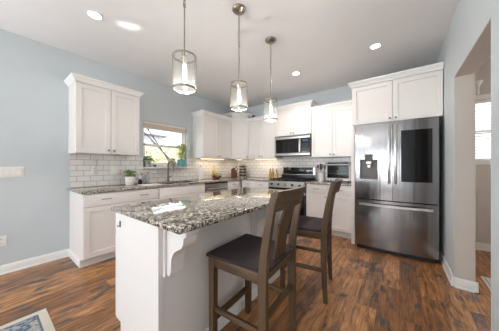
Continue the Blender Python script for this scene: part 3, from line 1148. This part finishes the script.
def sq(path, wx, wy):
    """square section swept through (x, y, z) centres"""
    out = []
    for k, (x, y, z) in enumerate(path):
        a = wx[k] / 2 if isinstance(wx, (list, tuple)) else wx / 2
        c = wy / 2
        out.append([(x - a, y - c, z), (x + a, y - c, z), (x + a, y + c, z), (x - a, y + c, z)])
    return out


def make_stool(label):
    t = thing('counter_stool', label, 'stool', (0, 0, 0), 0, 'wooden counter stools at the island')
    H = 1.072
    for s in (-1, 1):
        B().loft(sq([(-0.195, s * 0.205, 0), (-0.195, s * 0.205, 0.615)], [0.036, 0.044], 0.042)).build('leg', 'stool_wood', t)
        path = [(0.20, s * 0.208, 0), (0.192, s * 0.206, 0.16), (0.186, s * 0.205, 0.34), (0.184, s * 0.205, 0.60), (0.196, s * 0.206, 0.72), (0.222, s * 0.208, 0.88), (0.262, s * 0.21, H)]
        B().loft(sq(path, [0.034, 0.04, 0.048, 0.05, 0.046, 0.04, 0.032], 0.034)).build('leg', 'stool_wood', t)
    # aprons
    B().box(-0.21, -0.18, -0.19, 0.19, 0.555, 0.617, 0.003).build('apron', 'stool_wood_y', t)
    B().box(0.172, 0.198, -0.19, 0.19, 0.565, 0.632, 0.003).build('apron', 'stool_wood_y', t)
    for s in (-1, 1):
        B().box(-0.18, 0.165, s * 0.207 - 0.013, s * 0.207 + 0.013, 0.555, 0.617, 0.003).build('apron', 'stool_wood_x', t)
        B().box(-0.18, 0.172, s * 0.205 - 0.011, s * 0.205 + 0.011, 0.262, 0.296, 0.003).build('stretcher', 'stool_wood_x', t)
    B().box(-0.208, -0.182, -0.186, 0.186, 0.185, 0.225, 0.003).build('stretcher', 'stool_wood_y', t)
    B().box(0.174, 0.196, -0.19, 0.19, 0.335, 0.372, 0.003).build('stretcher', 'stool_wood_y', t)
    # seat pad, softly crowned
    b = B()
    nx, ny = 14, 14
    def pt(i, j, top):
        u, v = i / nx * 2 - 1, j / ny * 2 - 1
        hw_ = 0.232 - 0.02 * (u + 1) / 2
        x, y = -0.012 + 0.222 * u, hw_ * v
        e = max(abs(u), abs(v))
        if top:
            z = 0.646 + 0.016 * (1 - u * u) * (1 - v * v)
            if e > 0.99:
                z = 0.636
        else:
            z = 0.618
        return (x, y, z)
    top = [[b.m.verts.new(pt(i, j, True)) for j in range(ny + 1)] for i in range(nx + 1)]
    bot = [[b.m.verts.new(pt(i, j, False)) for j in range(ny + 1)] for i in range(nx + 1)]
    for i in range(nx):
        for j in range(ny):
            b.m.faces.new((top[i][j], top[i + 1][j], top[i + 1][j + 1], top[i][j + 1]))
            b.m.faces.new((bot[i][j], bot[i][j + 1], bot[i + 1][j + 1], bot[i + 1][j]))
    for i in range(nx):
        b.m.faces.new((top[i][0], bot[i][0], bot[i + 1][0], top[i + 1][0]))
        b.m.faces.new((top[i][ny], top[i + 1][ny], bot[i + 1][ny], bot[i][ny]))
        b.m.faces.new((top[0][i], top[0][i + 1], bot[0][i + 1], bot[0][i]))
        b.m.faces.new((top[nx][i], bot[nx][i], bot[nx][i + 1], top[nx][i + 1]))
    # notch-free pad stops short of the back posts
    for v in b.m.verts:
        if v.co.x > 0.15 and abs(v.co.y) > 0.178:
            v.co.y = math.copysign(0.178, v.co.y)
    b.build('seat', 'fabric', t)
    # curved top rail between and over the posts
    secs = []
    for k in range(17):
        y = -0.226 + 0.452 * k / 16
        q = 1 - (y / 0.226) ** 2
        xz = lambda z: 0.206 + 0.05 * (z - 0.88) / 0.19 + 0.040 * q
        z0 = 0.965 + 0.006 * q
        z1 = H + 0.006 + 0.004 * q
        secs.append([(xz(z0) + 0.002, y, z0), (xz(z0) + 0.026, y, z0), (xz(z1) + 0.030, y, z1), (xz(z1) + 0.004, y, z1)])
    B().loft(secs).build('top_rail', 'stool_wood_y', t)
    # wide centre splat
    secs = []
    for k in range(9):
        z = 0.625 + (0.972 - 0.625) * k / 8
        u = k / 8
        x = 0.180 + 0.014 * u + 0.062 * u * u
        wv = 0.084 - 0.008 * math.sin(PI * u)
        secs.append([(x, -wv, z), (x + 0.012, -wv, z), (x + 0.016, 0, z), (x + 0.012, wv, z), (x, wv, z), (x + 0.004, 0, z)])
    B().loft(secs).build('splat', 'stool_wood', t)
    return t


st = make_stool('brown wooden counter stool nearest the camera, padded seat under the island top')
st.location = (-0.80, 1.125, 0)
st.rotation_euler = (0, 0, math.radians(3))
s2 = copy_tree(st)
s2['label'] = 'brown wooden counter stool farther along the island, toward the range'
s2.location = (-0.755, 1.99, 0)
s2.rotation_euler = (0, 0, math.radians(9))

# ------------------------------------------------------------------ lights in the room


def make_pendant(label):
    t = thing('pendant_light', label, 'pendant lamp', (0, 0, CEIL), 0, 'glass pendant lights over the island')
    B().lathe([(0.066, 0), (0.066, -0.012), (0.058, -0.022), (0.03, -0.03), (0.012, -0.034)]).build('ceiling_canopy', 'nickel', t)
    b = B()
    z = -0.034
    k = 0
    while z > -0.35:
        c = z - 0.014
        pts = []
        for a in range(10):
            an = 2 * PI * a / 10
            u, v = 0.009 * math.cos(an), 0.0175 * math.sin(an)
            pts.append((u, 0, c + v) if k % 2 else (0, u, c + v))
        b.tube(pts, 0.0028, 6, True)
        z -= 0.0262
        k += 1
    b.build('chain', 'nickel', t)
    B().cyl((0, 0, -0.352), (0, 0, -0.735), 0.0052, None, 10).build('rod', 'nickel', t)
    R = 0.0815
    zt_, zb_ = -0.735, -0.975
    b = B()
    b.lathe([(R + 0.003, zt_ - 0.008), (R + 0.003, zt_ + 0.005), (R - 0.003, zt_ + 0.005), (R - 0.003, zt_ - 0.008)], seg=36, closed=True)
    b.tube([(-R, 0, zt_), (R, 0, zt_)], 0.004, 8)
    b.build('top_ring', 'nickel', t)
    b = B()
    b.lathe([(R + 0.004, zb_), (R + 0.004, zb_ + 0.012), (R - 0.003, zb_ + 0.012), (R - 0.003, zb_)], seg=36, closed=True)
    b.build('bottom_ring', 'nickel', t)
    b = B()
    for a in range(4):
        an = PI / 4 + a * PI / 2
        b.cyl(((R + 0.001) * math.cos(an), (R + 0.001) * math.sin(an), zt_), ((R + 0.001) * math.cos(an), (R + 0.001) * math.sin(an), zb_ + 0.01), 0.0028, None, 8)
    b.build('side_bars', 'nickel', t)
    B().lathe([(R - 0.005, zb_ + 0.004), (R - 0.005, zt_ - 0.002), (R - 0.008, zt_ - 0.002), (R - 0.008, zb_ + 0.004)], seg=36, closed=True).build('glass_shade', 'seeded', t)
    B().lathe([(0.0165, zt_), (0.0165, zt_ - 0.055), (0.012, zt_ - 0.06)]).build('socket', 'candle', t)
    B().lathe([(0.010, zt_ - 0.058), (0.015, zt_ - 0.075), (0.0165, zt_ - 0.10), (0.0165, zt_ - 0.165), (0.010, zt_ - 0.185), (0.002, zt_ - 0.19)]).build('bulb', 'bulb', t)
    lamp_point('pendant_glow', (0, 0, zt_ - 0.215), 7.5, (1.0, 0.95, 0.9), 0.014, t)
    return t


p1 = make_pendant('glass cylinder pendant light over the island, nearest and largest in view')
p1.location = (-1.25, 0.875, CEIL)
for y, lb in ((1.492, 'glass cylinder pendant light hanging in the middle of the row of three'), (2.09, 'glass cylinder pendant light farthest back, nearest the microwave')):
    p = copy_tree(p1)
    p['label'] = lb
    p.location = (-1.25, y, CEIL)


def make_downlight(label):
    t = thing('recessed_light', label, 'ceiling light', (0, 0, CEIL), 0, 'recessed ceiling lights')
    B().lathe([(0.052, -0.001), (0.068, -0.001), (0.066, -0.005), (0.054, -0.008)], seg=32, closed=True).build('trim_ring', 'trim', t)
    B().lathe([(0.051, -0.001), (0.051, -0.005), (0.03, -0.007), (0.004, -0.007)], seg=32).build('lens', 'lens', t)
    l = lamp_point('downlight_beam', (0, 0, -0.02), 2, (1.0, 0.95, 0.9), 0.06, t, math.radians(130))
    return t


d1 = make_downlight('bright round ceiling downlight above the upper cabinet left of the window')
d1.location = (-2.468, 0.676, CEIL)
for (x, y, lb) in ((-0.248, 3.0, 'round ceiling downlight in front of the refrigerator cabinet'), (-1.368, 3.10, 'round ceiling downlight in front of the range and microwave')):
    d = copy_tree(d1)
    d['label'] = lb
    d.location = (x, y, CEIL)
    if y > 3.05:      # the one over the range is turned up and spreads wider
        for k in d.children:
            if k.type == 'LIGHT':
                k.data = k.data.copy()
                k.data.energy = 48
                k.data.spot_size = math.radians(168)

# under-cabinet strips
UGR = 'led strips under the wall cabinets'
for (nm, loc, sx, sy, lb, pw) in (('b', (XL + 0.16, 3.13, UZ), 0.02, 0.7, 'slim led strip under the cabinet right of the window', 0.9),
                                 ('c', (XL + 0.30, YB - 0.30, UZ), 0.22, 0.02, 'slim led strip under the diagonal corner cabinet', 0.7),
                                 ('d', (-2.55, YB - 0.16, UZ), 0.6, 0.02, 'slim led strip under the cabinet left of the microwave', 0.8)):
    o = thing('under_cabinet_light', lb, 'light strip', loc, 0, UGR)
    B().box(-sx / 2 - .006, sx / 2 + .006, -sy / 2 - .006, sy / 2 + .006, -0.010, -0.0005).build('housing', 'trim', o)
    B().box(-sx / 2, sx / 2, -sy / 2, sy / 2, -0.013, -0.010).build('diffuser', 'led', o)
    a = area('strip_glow', (loc[0], loc[1], loc[2] - 0.02), (0, 0, 0), max(sx, 0.03), max(sy, 0.03), pw, (1.0, 0.85, 0.66))

# small added lamp throwing a patch like bounced sunlight on to the ceiling
v = Vector((-2.37, 0.95, CEIL)) - Vector((-3.2, 1.5, 0.95))
o = area('ceiling_patch_lamp', (-3.2, 1.5, 0.95), (0, 0, 0), 0.17, 0.006, 0.035, (1, 0.98, 0.94), math.radians(4))
o.rotation_euler = v.to_track_quat('-Z', 'Y').to_euler()

# ------------------------------------------------------------------ counter things


def foliage(b, c, rad, h, n, ln, wd, droop=0.5):
    for _ in range(n):
        a = random.uniform(0, 2 * PI)
        el = random.uniform(0.05, 1.35)
        rr = rad * math.sqrt(random.random())
        p = (c[0] + rr * math.cos(a), c[1] + rr * math.sin(a), c[2] + random.uniform(0, h))
        b.leaf(p, (math.cos(a) * math.cos(el), math.sin(a) * math.cos(el), math.sin(el)), ln * random.uniform(.5, 1.6), wd * random.uniform(.6, 1.3), droop)
    return b


def potted(name, label, loc, prof, potmat, leafmat, rad, h, n, ln, wd, stems=5):
    t = thing(name, label, 'plant', loc)
    zt_ = max(z for r, z in prof)
    B().lathe(prof).build('pot', potmat, t)
    r0 = [r for r, z in prof if z == zt_][-1]
    B().cyl((0, 0, zt_ - 0.03), (0, 0, zt_ - 0.012), r0 - 0.003).build('soil', 'soil', t)
    b = B()
    for k in range(stems):
        a = 2 * PI * k / stems
        b.tube([(0.01 * math.cos(a), 0.01 * math.sin(a), zt_ - 0.02), (rad * .5 * math.cos(a), rad * .5 * math.sin(a), zt_ + h * .5), (rad * .8 * math.cos(a), rad * .8 * math.sin(a), zt_ + h)], [0.003, 0.002, 0.0012], 5)
    b.build('stems', 'stem', t)
    foliage(B(), (0, 0, zt_), rad, h, n, ln, wd).build('leaves', leafmat, t)
    return t


def potprof(r0, r1, h):
    return [(r0 * .9, 0), (r0, 0.004), (r1, h - 0.006), (r1, h), (r1 - 0.006, h), (r1 - 0.008, h - 0.04)]


potted('potted_herb', 'bushy green plant in a white pot on the granite left of the sink', (XL + 0.20, 1.36, ZT1), potprof(0.055, 0.068, 0.13), 'pot_white', 'leaf', 0.07, 0.08, 90, 0.06, 0.038)
potted('potted_plant', 'small green plant in a grey pot on the left end of the window sill', (XL - 0.002, 1.74, WZ0), potprof(0.045, 0.055, 0.10), 'pot_grey', 'leaf', 0.06, 0.08, 80, 0.065, 0.045)
potted('potted_plant', 'short green plant in a taupe pot on the sill right of the faucet', (XL - 0.0, 2.225, WZ0), potprof(0.042, 0.052, 0.105), 'pot_taupe', 'leaf', 0.045, 0.05, 40, 0.05, 0.035)
potted('potted_plant', 'tall yellow green plant in a teal pot at the right end of the sill', (XL + 0.05, 2.385, WZ0), [(0.05, 0), (0.058, 0.004), (0.082, 0.08), (0.084, 0.14), (0.078, 0.143), (0.072, 0.09)], 'pot_teal', 'leaf_yellow', 0.06, 0.30, 120, 0.095, 0.04, 8)
g = thing('votive_holder', 'tiny black candle cup on the window sill beside the grey pot', 'candle', (XL + 0.005, 1.86, WZ0))
B().lathe([(0.02, 0), (0.023, 0.004), (0.024, 0.04), (0.021, 0.04), (0.019, 0.01)]).build('cup', 'black', g)
B().cyl((0, 0, 0.01), (0, 0, 0.03), 0.018).build('wax', 'candle', g)
g = thing('dark_jar', 'small black jar on the granite right of the white potted plant', 'jar', (XL + 0.17, 1.53, ZT1))
B().lathe([(0.025, 0), (0.029, 0.006), (0.029, 0.05), (0.022, 0.06)]).build('body', 'black', g)
B().lathe([(0.024, 0.06), (0.024, 0.074), (0.006, 0.078)]).build('lid', 'charcoal', g)
for y, h, lb in ((1.585, 0.155, 'silver soap dispenser left of its taller twin by the sink'), (1.68, 0.165, 'taller silver soap dispenser nearer the sink')):
    g = thing('soap_dispenser', lb, 'soap dispenser', (XL + 0.10, y, ZT1), 0, 'soap dispensers by the sink')
    B().lathe([(0.03, 0), (0.033, 0.004), (0.033, h - 0.03), (0.02, h - 0.02), (0.012, h - 0.015)]).build('body', 'steel_bright', g)
    B().tube([(0, 0, h - 0.02), (0, 0, h + 0.012), (0.01, 0, h + 0.016), (0.04, 0, h + 0.01)], 0.006, 8).build('pump', 'dark_nickel', g)
g = B()
for i in range(1):
    g.box(XL + 0.33, XL + 0.56, 1.42, 1.70, ZT1, ZT1 + 0.008, 0.003)
tag(g.build('dish_cloth', 'linen'), 'white folded cloth lying on the granite before the sink', 'cloth')
g = thing('paper_towel_roll', 'white paper towel roll standing right of the window', 'paper towel', (XL + 0.14, 2.80, ZT1))
B().cyl((0, 0, 0), (0, 0, 0.012), 0.075, None, 28).build('base', 'nickel', g)
B().lathe([(0.02, 0.014), (0.058, 0.014), (0.058, 0.27), (0.02, 0.27)], seg=28, closed=True).build('roll', 'paper', g)
B().cyl((0, 0, 0.012), (0, 0, 0.31), 0.008, None, 10).build('post', 'nickel', g)
g = thing('succulent_bowl', 'dark red bowl of pale green succulents on the corner worktop', 'planter', (XL + 0.29, 3.12, ZT1))
B().lathe([(0.05, 0), (0.06, 0.006), (0.105, 0.05), (0.112, 0.075), (0.104, 0.075), (0.09, 0.05)]).build('bowl', 'basket', g)
B().cyl((0, 0, 0.045), (0, 0, 0.062), 0.096).build('soil', 'soil', g)
foliage(B(), (0, 0, 0.062), 0.095, 0.05, 90, 0.05, 0.03, 0.4).build('leaves', 'leaf_white', g)
g = thing('yellow_bottle', 'slim yellow bottle standing behind the bowl of succulents', 'bottle', (XL + 0.10, 3.215, ZT1))
B().lathe([(0.03, 0), (0.036, 0.005), (0.036, 0.15), (0.03, 0.185), (0.014, 0.225), (0.012, 0.275)]).build('glass', 'yellow', g)
B().lathe([(0.0145, 0.272), (0.0145, 0.305), (0.004, 0.308)]).build('cap', 'leaf', g)
g = thing('knife_block', 'brown wooden knife block in the worktop corner', 'knife block', (XL + 0.22, 3.80, ZT1), math.radians(-50))
B().prism([(-0.08, 0), (0.07, 0), (0.07, 0.13), (-0.02, 0.25), (-0.08, 0.20)], 'x', -0.055, 0.055).build('block', 'knife_wood', g)
for i in range(3):
    for j in range(2):
        xk = -0.03 + i * 0.03
        u = 0.3 + j * 0.4
        p0 = Vector((xk, 0.07 - 0.09 * u, 0.13 + 0.12 * u))
        d = Vector((0, 0.6, 0.8))
        B().cyl(p0 - d * 0.01, p0 + d * 0.085, 0.009, 0.008, 8).build('knife_handle', 'black', g)
g = thing('spice_rack', 'round revolving spice rack of small jars in the back corner', 'spice rack', (XL + 0.33, 3.99, ZT1))
B().cyl((0, 0, 0), (0, 0, 0.015), 0.085, None, 24).build('base', 'nickel', g)
B().cyl((0, 0, 0.015), (0, 0, 0.31), 0.042, None, 16).build('column', 'nickel', g)
B().lathe([(0.075, 0.305), (0.078, 0.318), (0.03, 0.328), (0.004, 0.33)]).build('top', 'nickel', g)
for lv in range(4):
    for k in range(6):
        a = 2 * PI * k / 6 + 0.26
        zc = 0.05 + lv * 0.072
        j = B().cyl((0.04 * math.cos(a), 0.04 * math.sin(a), zc), (0.074 * math.cos(a), 0.074 * math.sin(a), zc + 0.006), 0.023, None, 12).build('jar', 'spice', g)
        B().cyl((0.074 * math.cos(a), 0.074 * math.sin(a), zc + 0.006), (0.09 * math.cos(a), 0.09 * math.sin(a), zc + 0.009), 0.019, None, 12).build('lid', 'black', j)
for x, y, h, mt, lb in ((-2.40, 3.99, 0.185, 'oil', 'amber oil bottle with black pourer, left of the range'), (-2.315, 3.96, 0.19, 'oil', 'amber oil bottle in the middle of three by the range'), (-2.235, 4.0, 0.17, 'oil_pale', 'pale oil bottle nearest the range')):
    g = thing('oil_bottle', lb, 'bottle', (x, y, ZT1), 0, 'oil bottles beside the range')
    B().lathe([(0.028, 0), (0.031, 0.004), (0.031, h * .68), (0.026, h * .78), (0.012, h * .9), (0.011, h)]).build('glass', mt, g)
    b = B()
    b.lathe([(0.014, h), (0.014, h + 0.025), (0.006, h + 0.03)]).tube([(0, 0, h + .028), (0.0, -0.004, h + .045), (0.02, -0.012, h + .055)], 0.004, 6)
    b.build('pourer', 'black', g)
g = thing('utensil_crock', 'white crock of dark cooking utensils left of the toaster oven', 'utensil holder', (-1.215, 3.93, ZT1))
B().lathe([(0.055, 0), (0.06, 0.005), (0.06, 0.165), (0.062, 0.17), (0.055, 0.17), (0.053, 0.02)]).build('crock', 'crock', g)
for k, (dx, dy, hh, mt) in enumerate(((-0.05, 0.01, 0.29, 'wood_spoon'), (-0.02, 0.03, 0.31, 'black'), (0.02, -0.02, 0.30, 'wood_spoon'), (0.05, 0.015, 0.28, 'black'), (0.0, -0.03, 0.26, 'black'))):
    o = thing('cooking_utensil', ['wooden spoon leaning left in the white crock', 'black spatula at the back of the white crock', 'wooden spoon leaning forward in the white crock', 'black ladle leaning right in the white crock', 'short black spoon at the front of the white crock'][k], 'utensil', (-1.215 + dx * .4, 3.93 + dy * .5, ZT1 + 0.022), 0, 'utensils in the white crock')
    B().tube([(0, 0, 0), (dx * .7, dy * .7, hh - 0.06)], 0.005, 6).build('handle', mt, o)
    B().sphere((dx, dy, hh - 0.03), 0.026, 0.9, 0.35, 1.4, 10, 8).build('head', mt, o)
# toaster oven
g = thing('toaster_oven', 'stainless countertop toaster oven with glass door beside the refrigerator', 'toaster oven', (-1.118, 3.86, ZT1))
tw = 0.435
b = B()
b.box(0, tw, 0.015, 0.27, 0.025, 0.045).box(0, tw, 0.0, 0.27, 0.325, 0.362, 0.006).box(0, 0.02, 0.015, 0.27, 0.04, 0.33).box(tw - 0.02, tw, 0.015, 0.27, 0.04, 0.33).box(0.01, tw - 0.01, 0.255, 0.27, 0.04, 0.33)
b.build('housing', 'toaster_steel', g)
B().box(0.02, tw - 0.02, 0.24, 0.256, 0.05, 0.325).box(0.02, 0.024, 0.02, 0.25, 0.05, 0.325).box(tw - 0.024, tw - 0.02, 0.02, 0.25, 0.05, 0.325).box(0.02, tw - 0.02, 0.02, 0.25, 0.318, 0.325).build('oven_liner', 'black', g)
dr = B().box(0.02, 0.035, 0.0, 0.016, 0.06, 0.32).box(tw - 0.035, tw - 0.02, 0, 0.016, 0.06, 0.32).box(0.02, tw - 0.02, 0, 0.016, 0.045, 0.072).box(0.02, tw - 0.02, 0, 0.016, 0.292, 0.322).build('door_frame', 'toaster_steel', g)
B().box(0.034, tw - 0.034, 0.005, 0.010, 0.07, 0.294).build('door_glass', clear('oven glass', (0.45, 0.47, 0.46), 0.012, 0.08), dr)
b = B()
for x in (0.06, tw - 0.06):
    b.cyl((x, 0, 0.30), (x, -0.03, 0.30), 0.005, None, 8)
b.tube([(0.035, -0.03, 0.30), (tw - 0.035, -0.03, 0.30)], 0.008, 10)
b.build('door_handle', 'black', dr)
B().box(0.02, tw - 0.02, 0.02, 0.254, 0.045, 0.05).build('crumb_tray', 'charcoal', g)
b = B()
for k in range(14):
    x = 0.035 + k * (tw - 0.07) / 13
    b.cyl((x, 0.025, 0.15), (x, 0.25, 0.15), 0.002, None, 6)
for y in (0.03, 0.14, 0.245):
    b.cyl((0.02, y, 0.148), (tw - 0.02, y, 0.148), 0.0025, None, 6)
b.build('wire_rack', 'nickel', g)
B().box(0.04, tw - 0.04, -0.003, 0.001, 0.333, 0.356, 0.001).build('control_strip', 'black_gloss', g)
for x in (0.04, tw - 0.04):
    for y in (0.04, 0.23):
        B().cyl((x, y, 0), (x, y, 0.026), 0.014, 0.016, 10).build('foot', 'black', g)
# little security camera on top of the corner cabinet's neighbour
g = thing('security_camera', 'tiny black camera on top of the cabinet beside the corner one', 'camera', (-2.80, FYU + 0.03, UZ + 0.966))
B().lathe([(0.025, 0), (0.025, 0.006), (0.006, 0.012), (0.006, 0.03)], seg=16).build('stand', 'black', g)
b = B()
b.sphere((0, 0, 0.05), 0.03)
hd = b.build('camera_head', 'black_gloss', g)
B().cyl((0.006, -0.024, 0.05), (0.008, -0.032, 0.05), 0.012, 0.011, 12).build('lens', 'nickel', hd)

# ------------------------------------------------------------------ wall plates


def plate(name, label, loc, rotz, w_, h_, kind, n=1, group=None):
    t = thing(name, label, 'switch' if kind == 'switch' else 'outlet', loc, rotz, group)
    B().box(-w_ / 2, w_ / 2, -0.006, 0, -h_ / 2, h_ / 2, 0.002).build('cover_plate', 'plate', t)
    for k in range(n):
        x = (k - (n - 1) / 2) * 0.046
        if kind == 'switch':
            B().box(x - 0.016, x + 0.016, -0.009, -0.005, -0.032, 0.032, 0.001, 1).build('rocker', 'plate', t)
        else:
            for s in (-1, 1):
                r = B().box(x - 0.016, x + 0.016, -0.0085, -0.005, s * 0.022 - 0.014, s * 0.022 + 0.014, 0.003).build('socket', 'plate', t)
                B().box(x - 0.008, x - 0.005, -0.0092, -0.008, s * 0.022 - 0.006, s * 0.022 + 0.006).box(x + 0.005, x + 0.008, -0.0092, -0.008, s * 0.022 - 0.006, s * 0.022 + 0.006).build('slots', 'plate_dark', r)
    return t


plate('light_switch', 'wide white multi-gang switch plate on the blue grey wall', (XL, 0.155, 1.14), PI / 2, 0.26, 0.122, 'switch', 5)
plate('wall_outlet', 'white outlet low on the blue grey wall by the floor', (XL, 0.115, 0.37), PI / 2, 0.078, 0.12, 'outlet')
plate('wall_outlet', 'white outlet on the tile nearest the counter end', (XL + 0.008, 0.955, 1.15), PI / 2, 0.072, 0.115, 'outlet')
plate('light_switch', 'white two-gang switch on the tile behind the white potted plant', (XL + 0.008, 1.225, 1.155), PI / 2, 0.118, 0.115, 'switch', 2)

# ------------------------------------------------------------------ rugs, hall things
RW, RH = 1.55, 2.3
o = B().box(-RW / 2, RW / 2, -RH / 2, RH / 2, 0.0, 0.009, 0.003).build('area_rug', m_rug(RW, RH), None, (-2.393 + RW / 2, 0.315 - RH / 2, 0.0005))
tag(o, 'blue and cream patterned rug with pale border on the plank floor', 'rug')
g = thing('floor_mat', 'pale mat on the hall floor beyond the opening', 'mat', (0.70, 2.3, 0.0005))
B().box(0, 0.6, 0, 0.955, 0, 0.010, 0.003).build('mat_body', 'mat', g)
b = B()
b.box(0.025, 0.032, 0.03, 0.925, 0.0098, 0.0112).box(0.57, 0.577, 0.03, 0.925, 0.0098, 0.0112)
b.build('border_line', 'mat_line', g)
g = thing('wall_sconce', 'small white flared ornament on the hall wall above the window', 'ornament', (0.895, HY - 0.001, 2.23))
b = B()
b.lathe([(0.02, 0.0), (0.012, 0.02), (0.012, 0.10), (0.03, 0.14), (0.048, 0.165), (0.05, 0.185), (0.044, 0.185), (0.01, 0.13)], (0, -0.06, 0), 16)
b.build('flared_cup', 'trim', g)
B().cyl((0, 0, 0.05), (0, -0.055, 0.05), 0.008, None, 8).build('bracket', 'trim', g)

# ------------------------------------------------------------------ outdoors, through the sink window
o = struct('ground', B().box(-22, XL - 0.17, -8, 22, -0.5, -0.3), 'lawn')
g = thing('garden_fence', 'tan wooden fence across the yard outside the sink window', 'fence', (-9.0, 4.0, -0.3))
b = B()
for k in range(60):
    b.box(-0.02, 0.0, -3 + k * 0.16, -3 + k * 0.16 + 0.145, 0.05, 2.42 + 0.03 * (k % 2))
b.build('boards', 'fence', g)
b = B()
for z in (0.4, 1.4):
    b.box(0.0, 0.05, -3, 6.6, z, z + 0.09)
b.build('rails', 'fence', g)
g = thing('garden_shed', 'pale shed with a dark roof beyond the fence', 'shed', (-11.4, 4.9, -0.3))
B().box(-1.2, 1.2, -1.3, 0.9, 0, 3.05).build('walls', 'ext_siding', g)
B().prism([(-1.4, 3.03), (1.4, 3.03), (1.4, 3.09), (0, 3.35), (-1.4, 3.09)], 'y', -1.5, 1.1).build('roof', 'ext_roof', g)


def bare_tree(label, loc, lean):
    t = thing('bare_tree', label, 'tree', loc, 0, 'bare trees outside the window')
    b = B()
    tip = Vector((lean[0], lean[1], 4.2))
    b.tube([(0, 0, 0), tip * 0.3, tip * 0.7, tip], [0.026, 0.022, 0.017, 0.008], 8)
    b.build('trunk', 'bark', t)
    b = B()
    for k in range(9):
        u = 0.45 + 0.5 * random.random()
        p = tip * u
        a = random.uniform(0, 2 * PI)
        q = p + Vector((0.3 * math.cos(a), math.sin(a), random.uniform(.3, 1.0))) * random.uniform(.4, .9)
        b.tube([p, (p + q) / 2 + Vector((0, 0, .06)), q], [0.012, 0.009, 0.004], 5)
    b.build('branches', 'bark', t)
    return t


bare_tree('dark bare tree leaning left in the window view', (-6.0, 4.8, -0.3), (0.0, -3.0))
bare_tree('bare tree leaning more steeply, right of the other in the window view', (-6.7, 5.9, -0.3), (0.0, -4.4))
for k, (x, y, r, h, mt, lb) in enumerate(((-8.0, 6.0, 0.75, 2.6, 'shrub', 'yellow green shrub before the fence, right side of the window view'),
                                          (-8.1, 4.2, 0.65, 2.2, 'shrub', 'yellow green shrub before the fence, left side of the window view'))):
    g = thing('garden_shrub', lb, 'shrub', (x, y, -0.3), 0, 'shrubs outside the window')
    B().cyl((0, 0, 0), (0, 0, h * .5), 0.05, 0.03, 8).build('stem', 'bark', g)
    b = B()
    for _ in range(500):
        a, e = random.uniform(0, 2 * PI), random.uniform(-1, 1)
        rr = r * (random.random() ** 0.4)
        p = (rr * math.cos(a) * math.sqrt(1 - e * e), rr * math.sin(a) * math.sqrt(1 - e * e), h * .58 + e * h * .42 * (rr / r))
        b.leaf(p, (random.uniform(-1, 1), random.uniform(-1, 1), random.uniform(-.4, .9)), 0.16 * r, 0.09 * r, 0.3)
    b.build('leaves', mt, g)
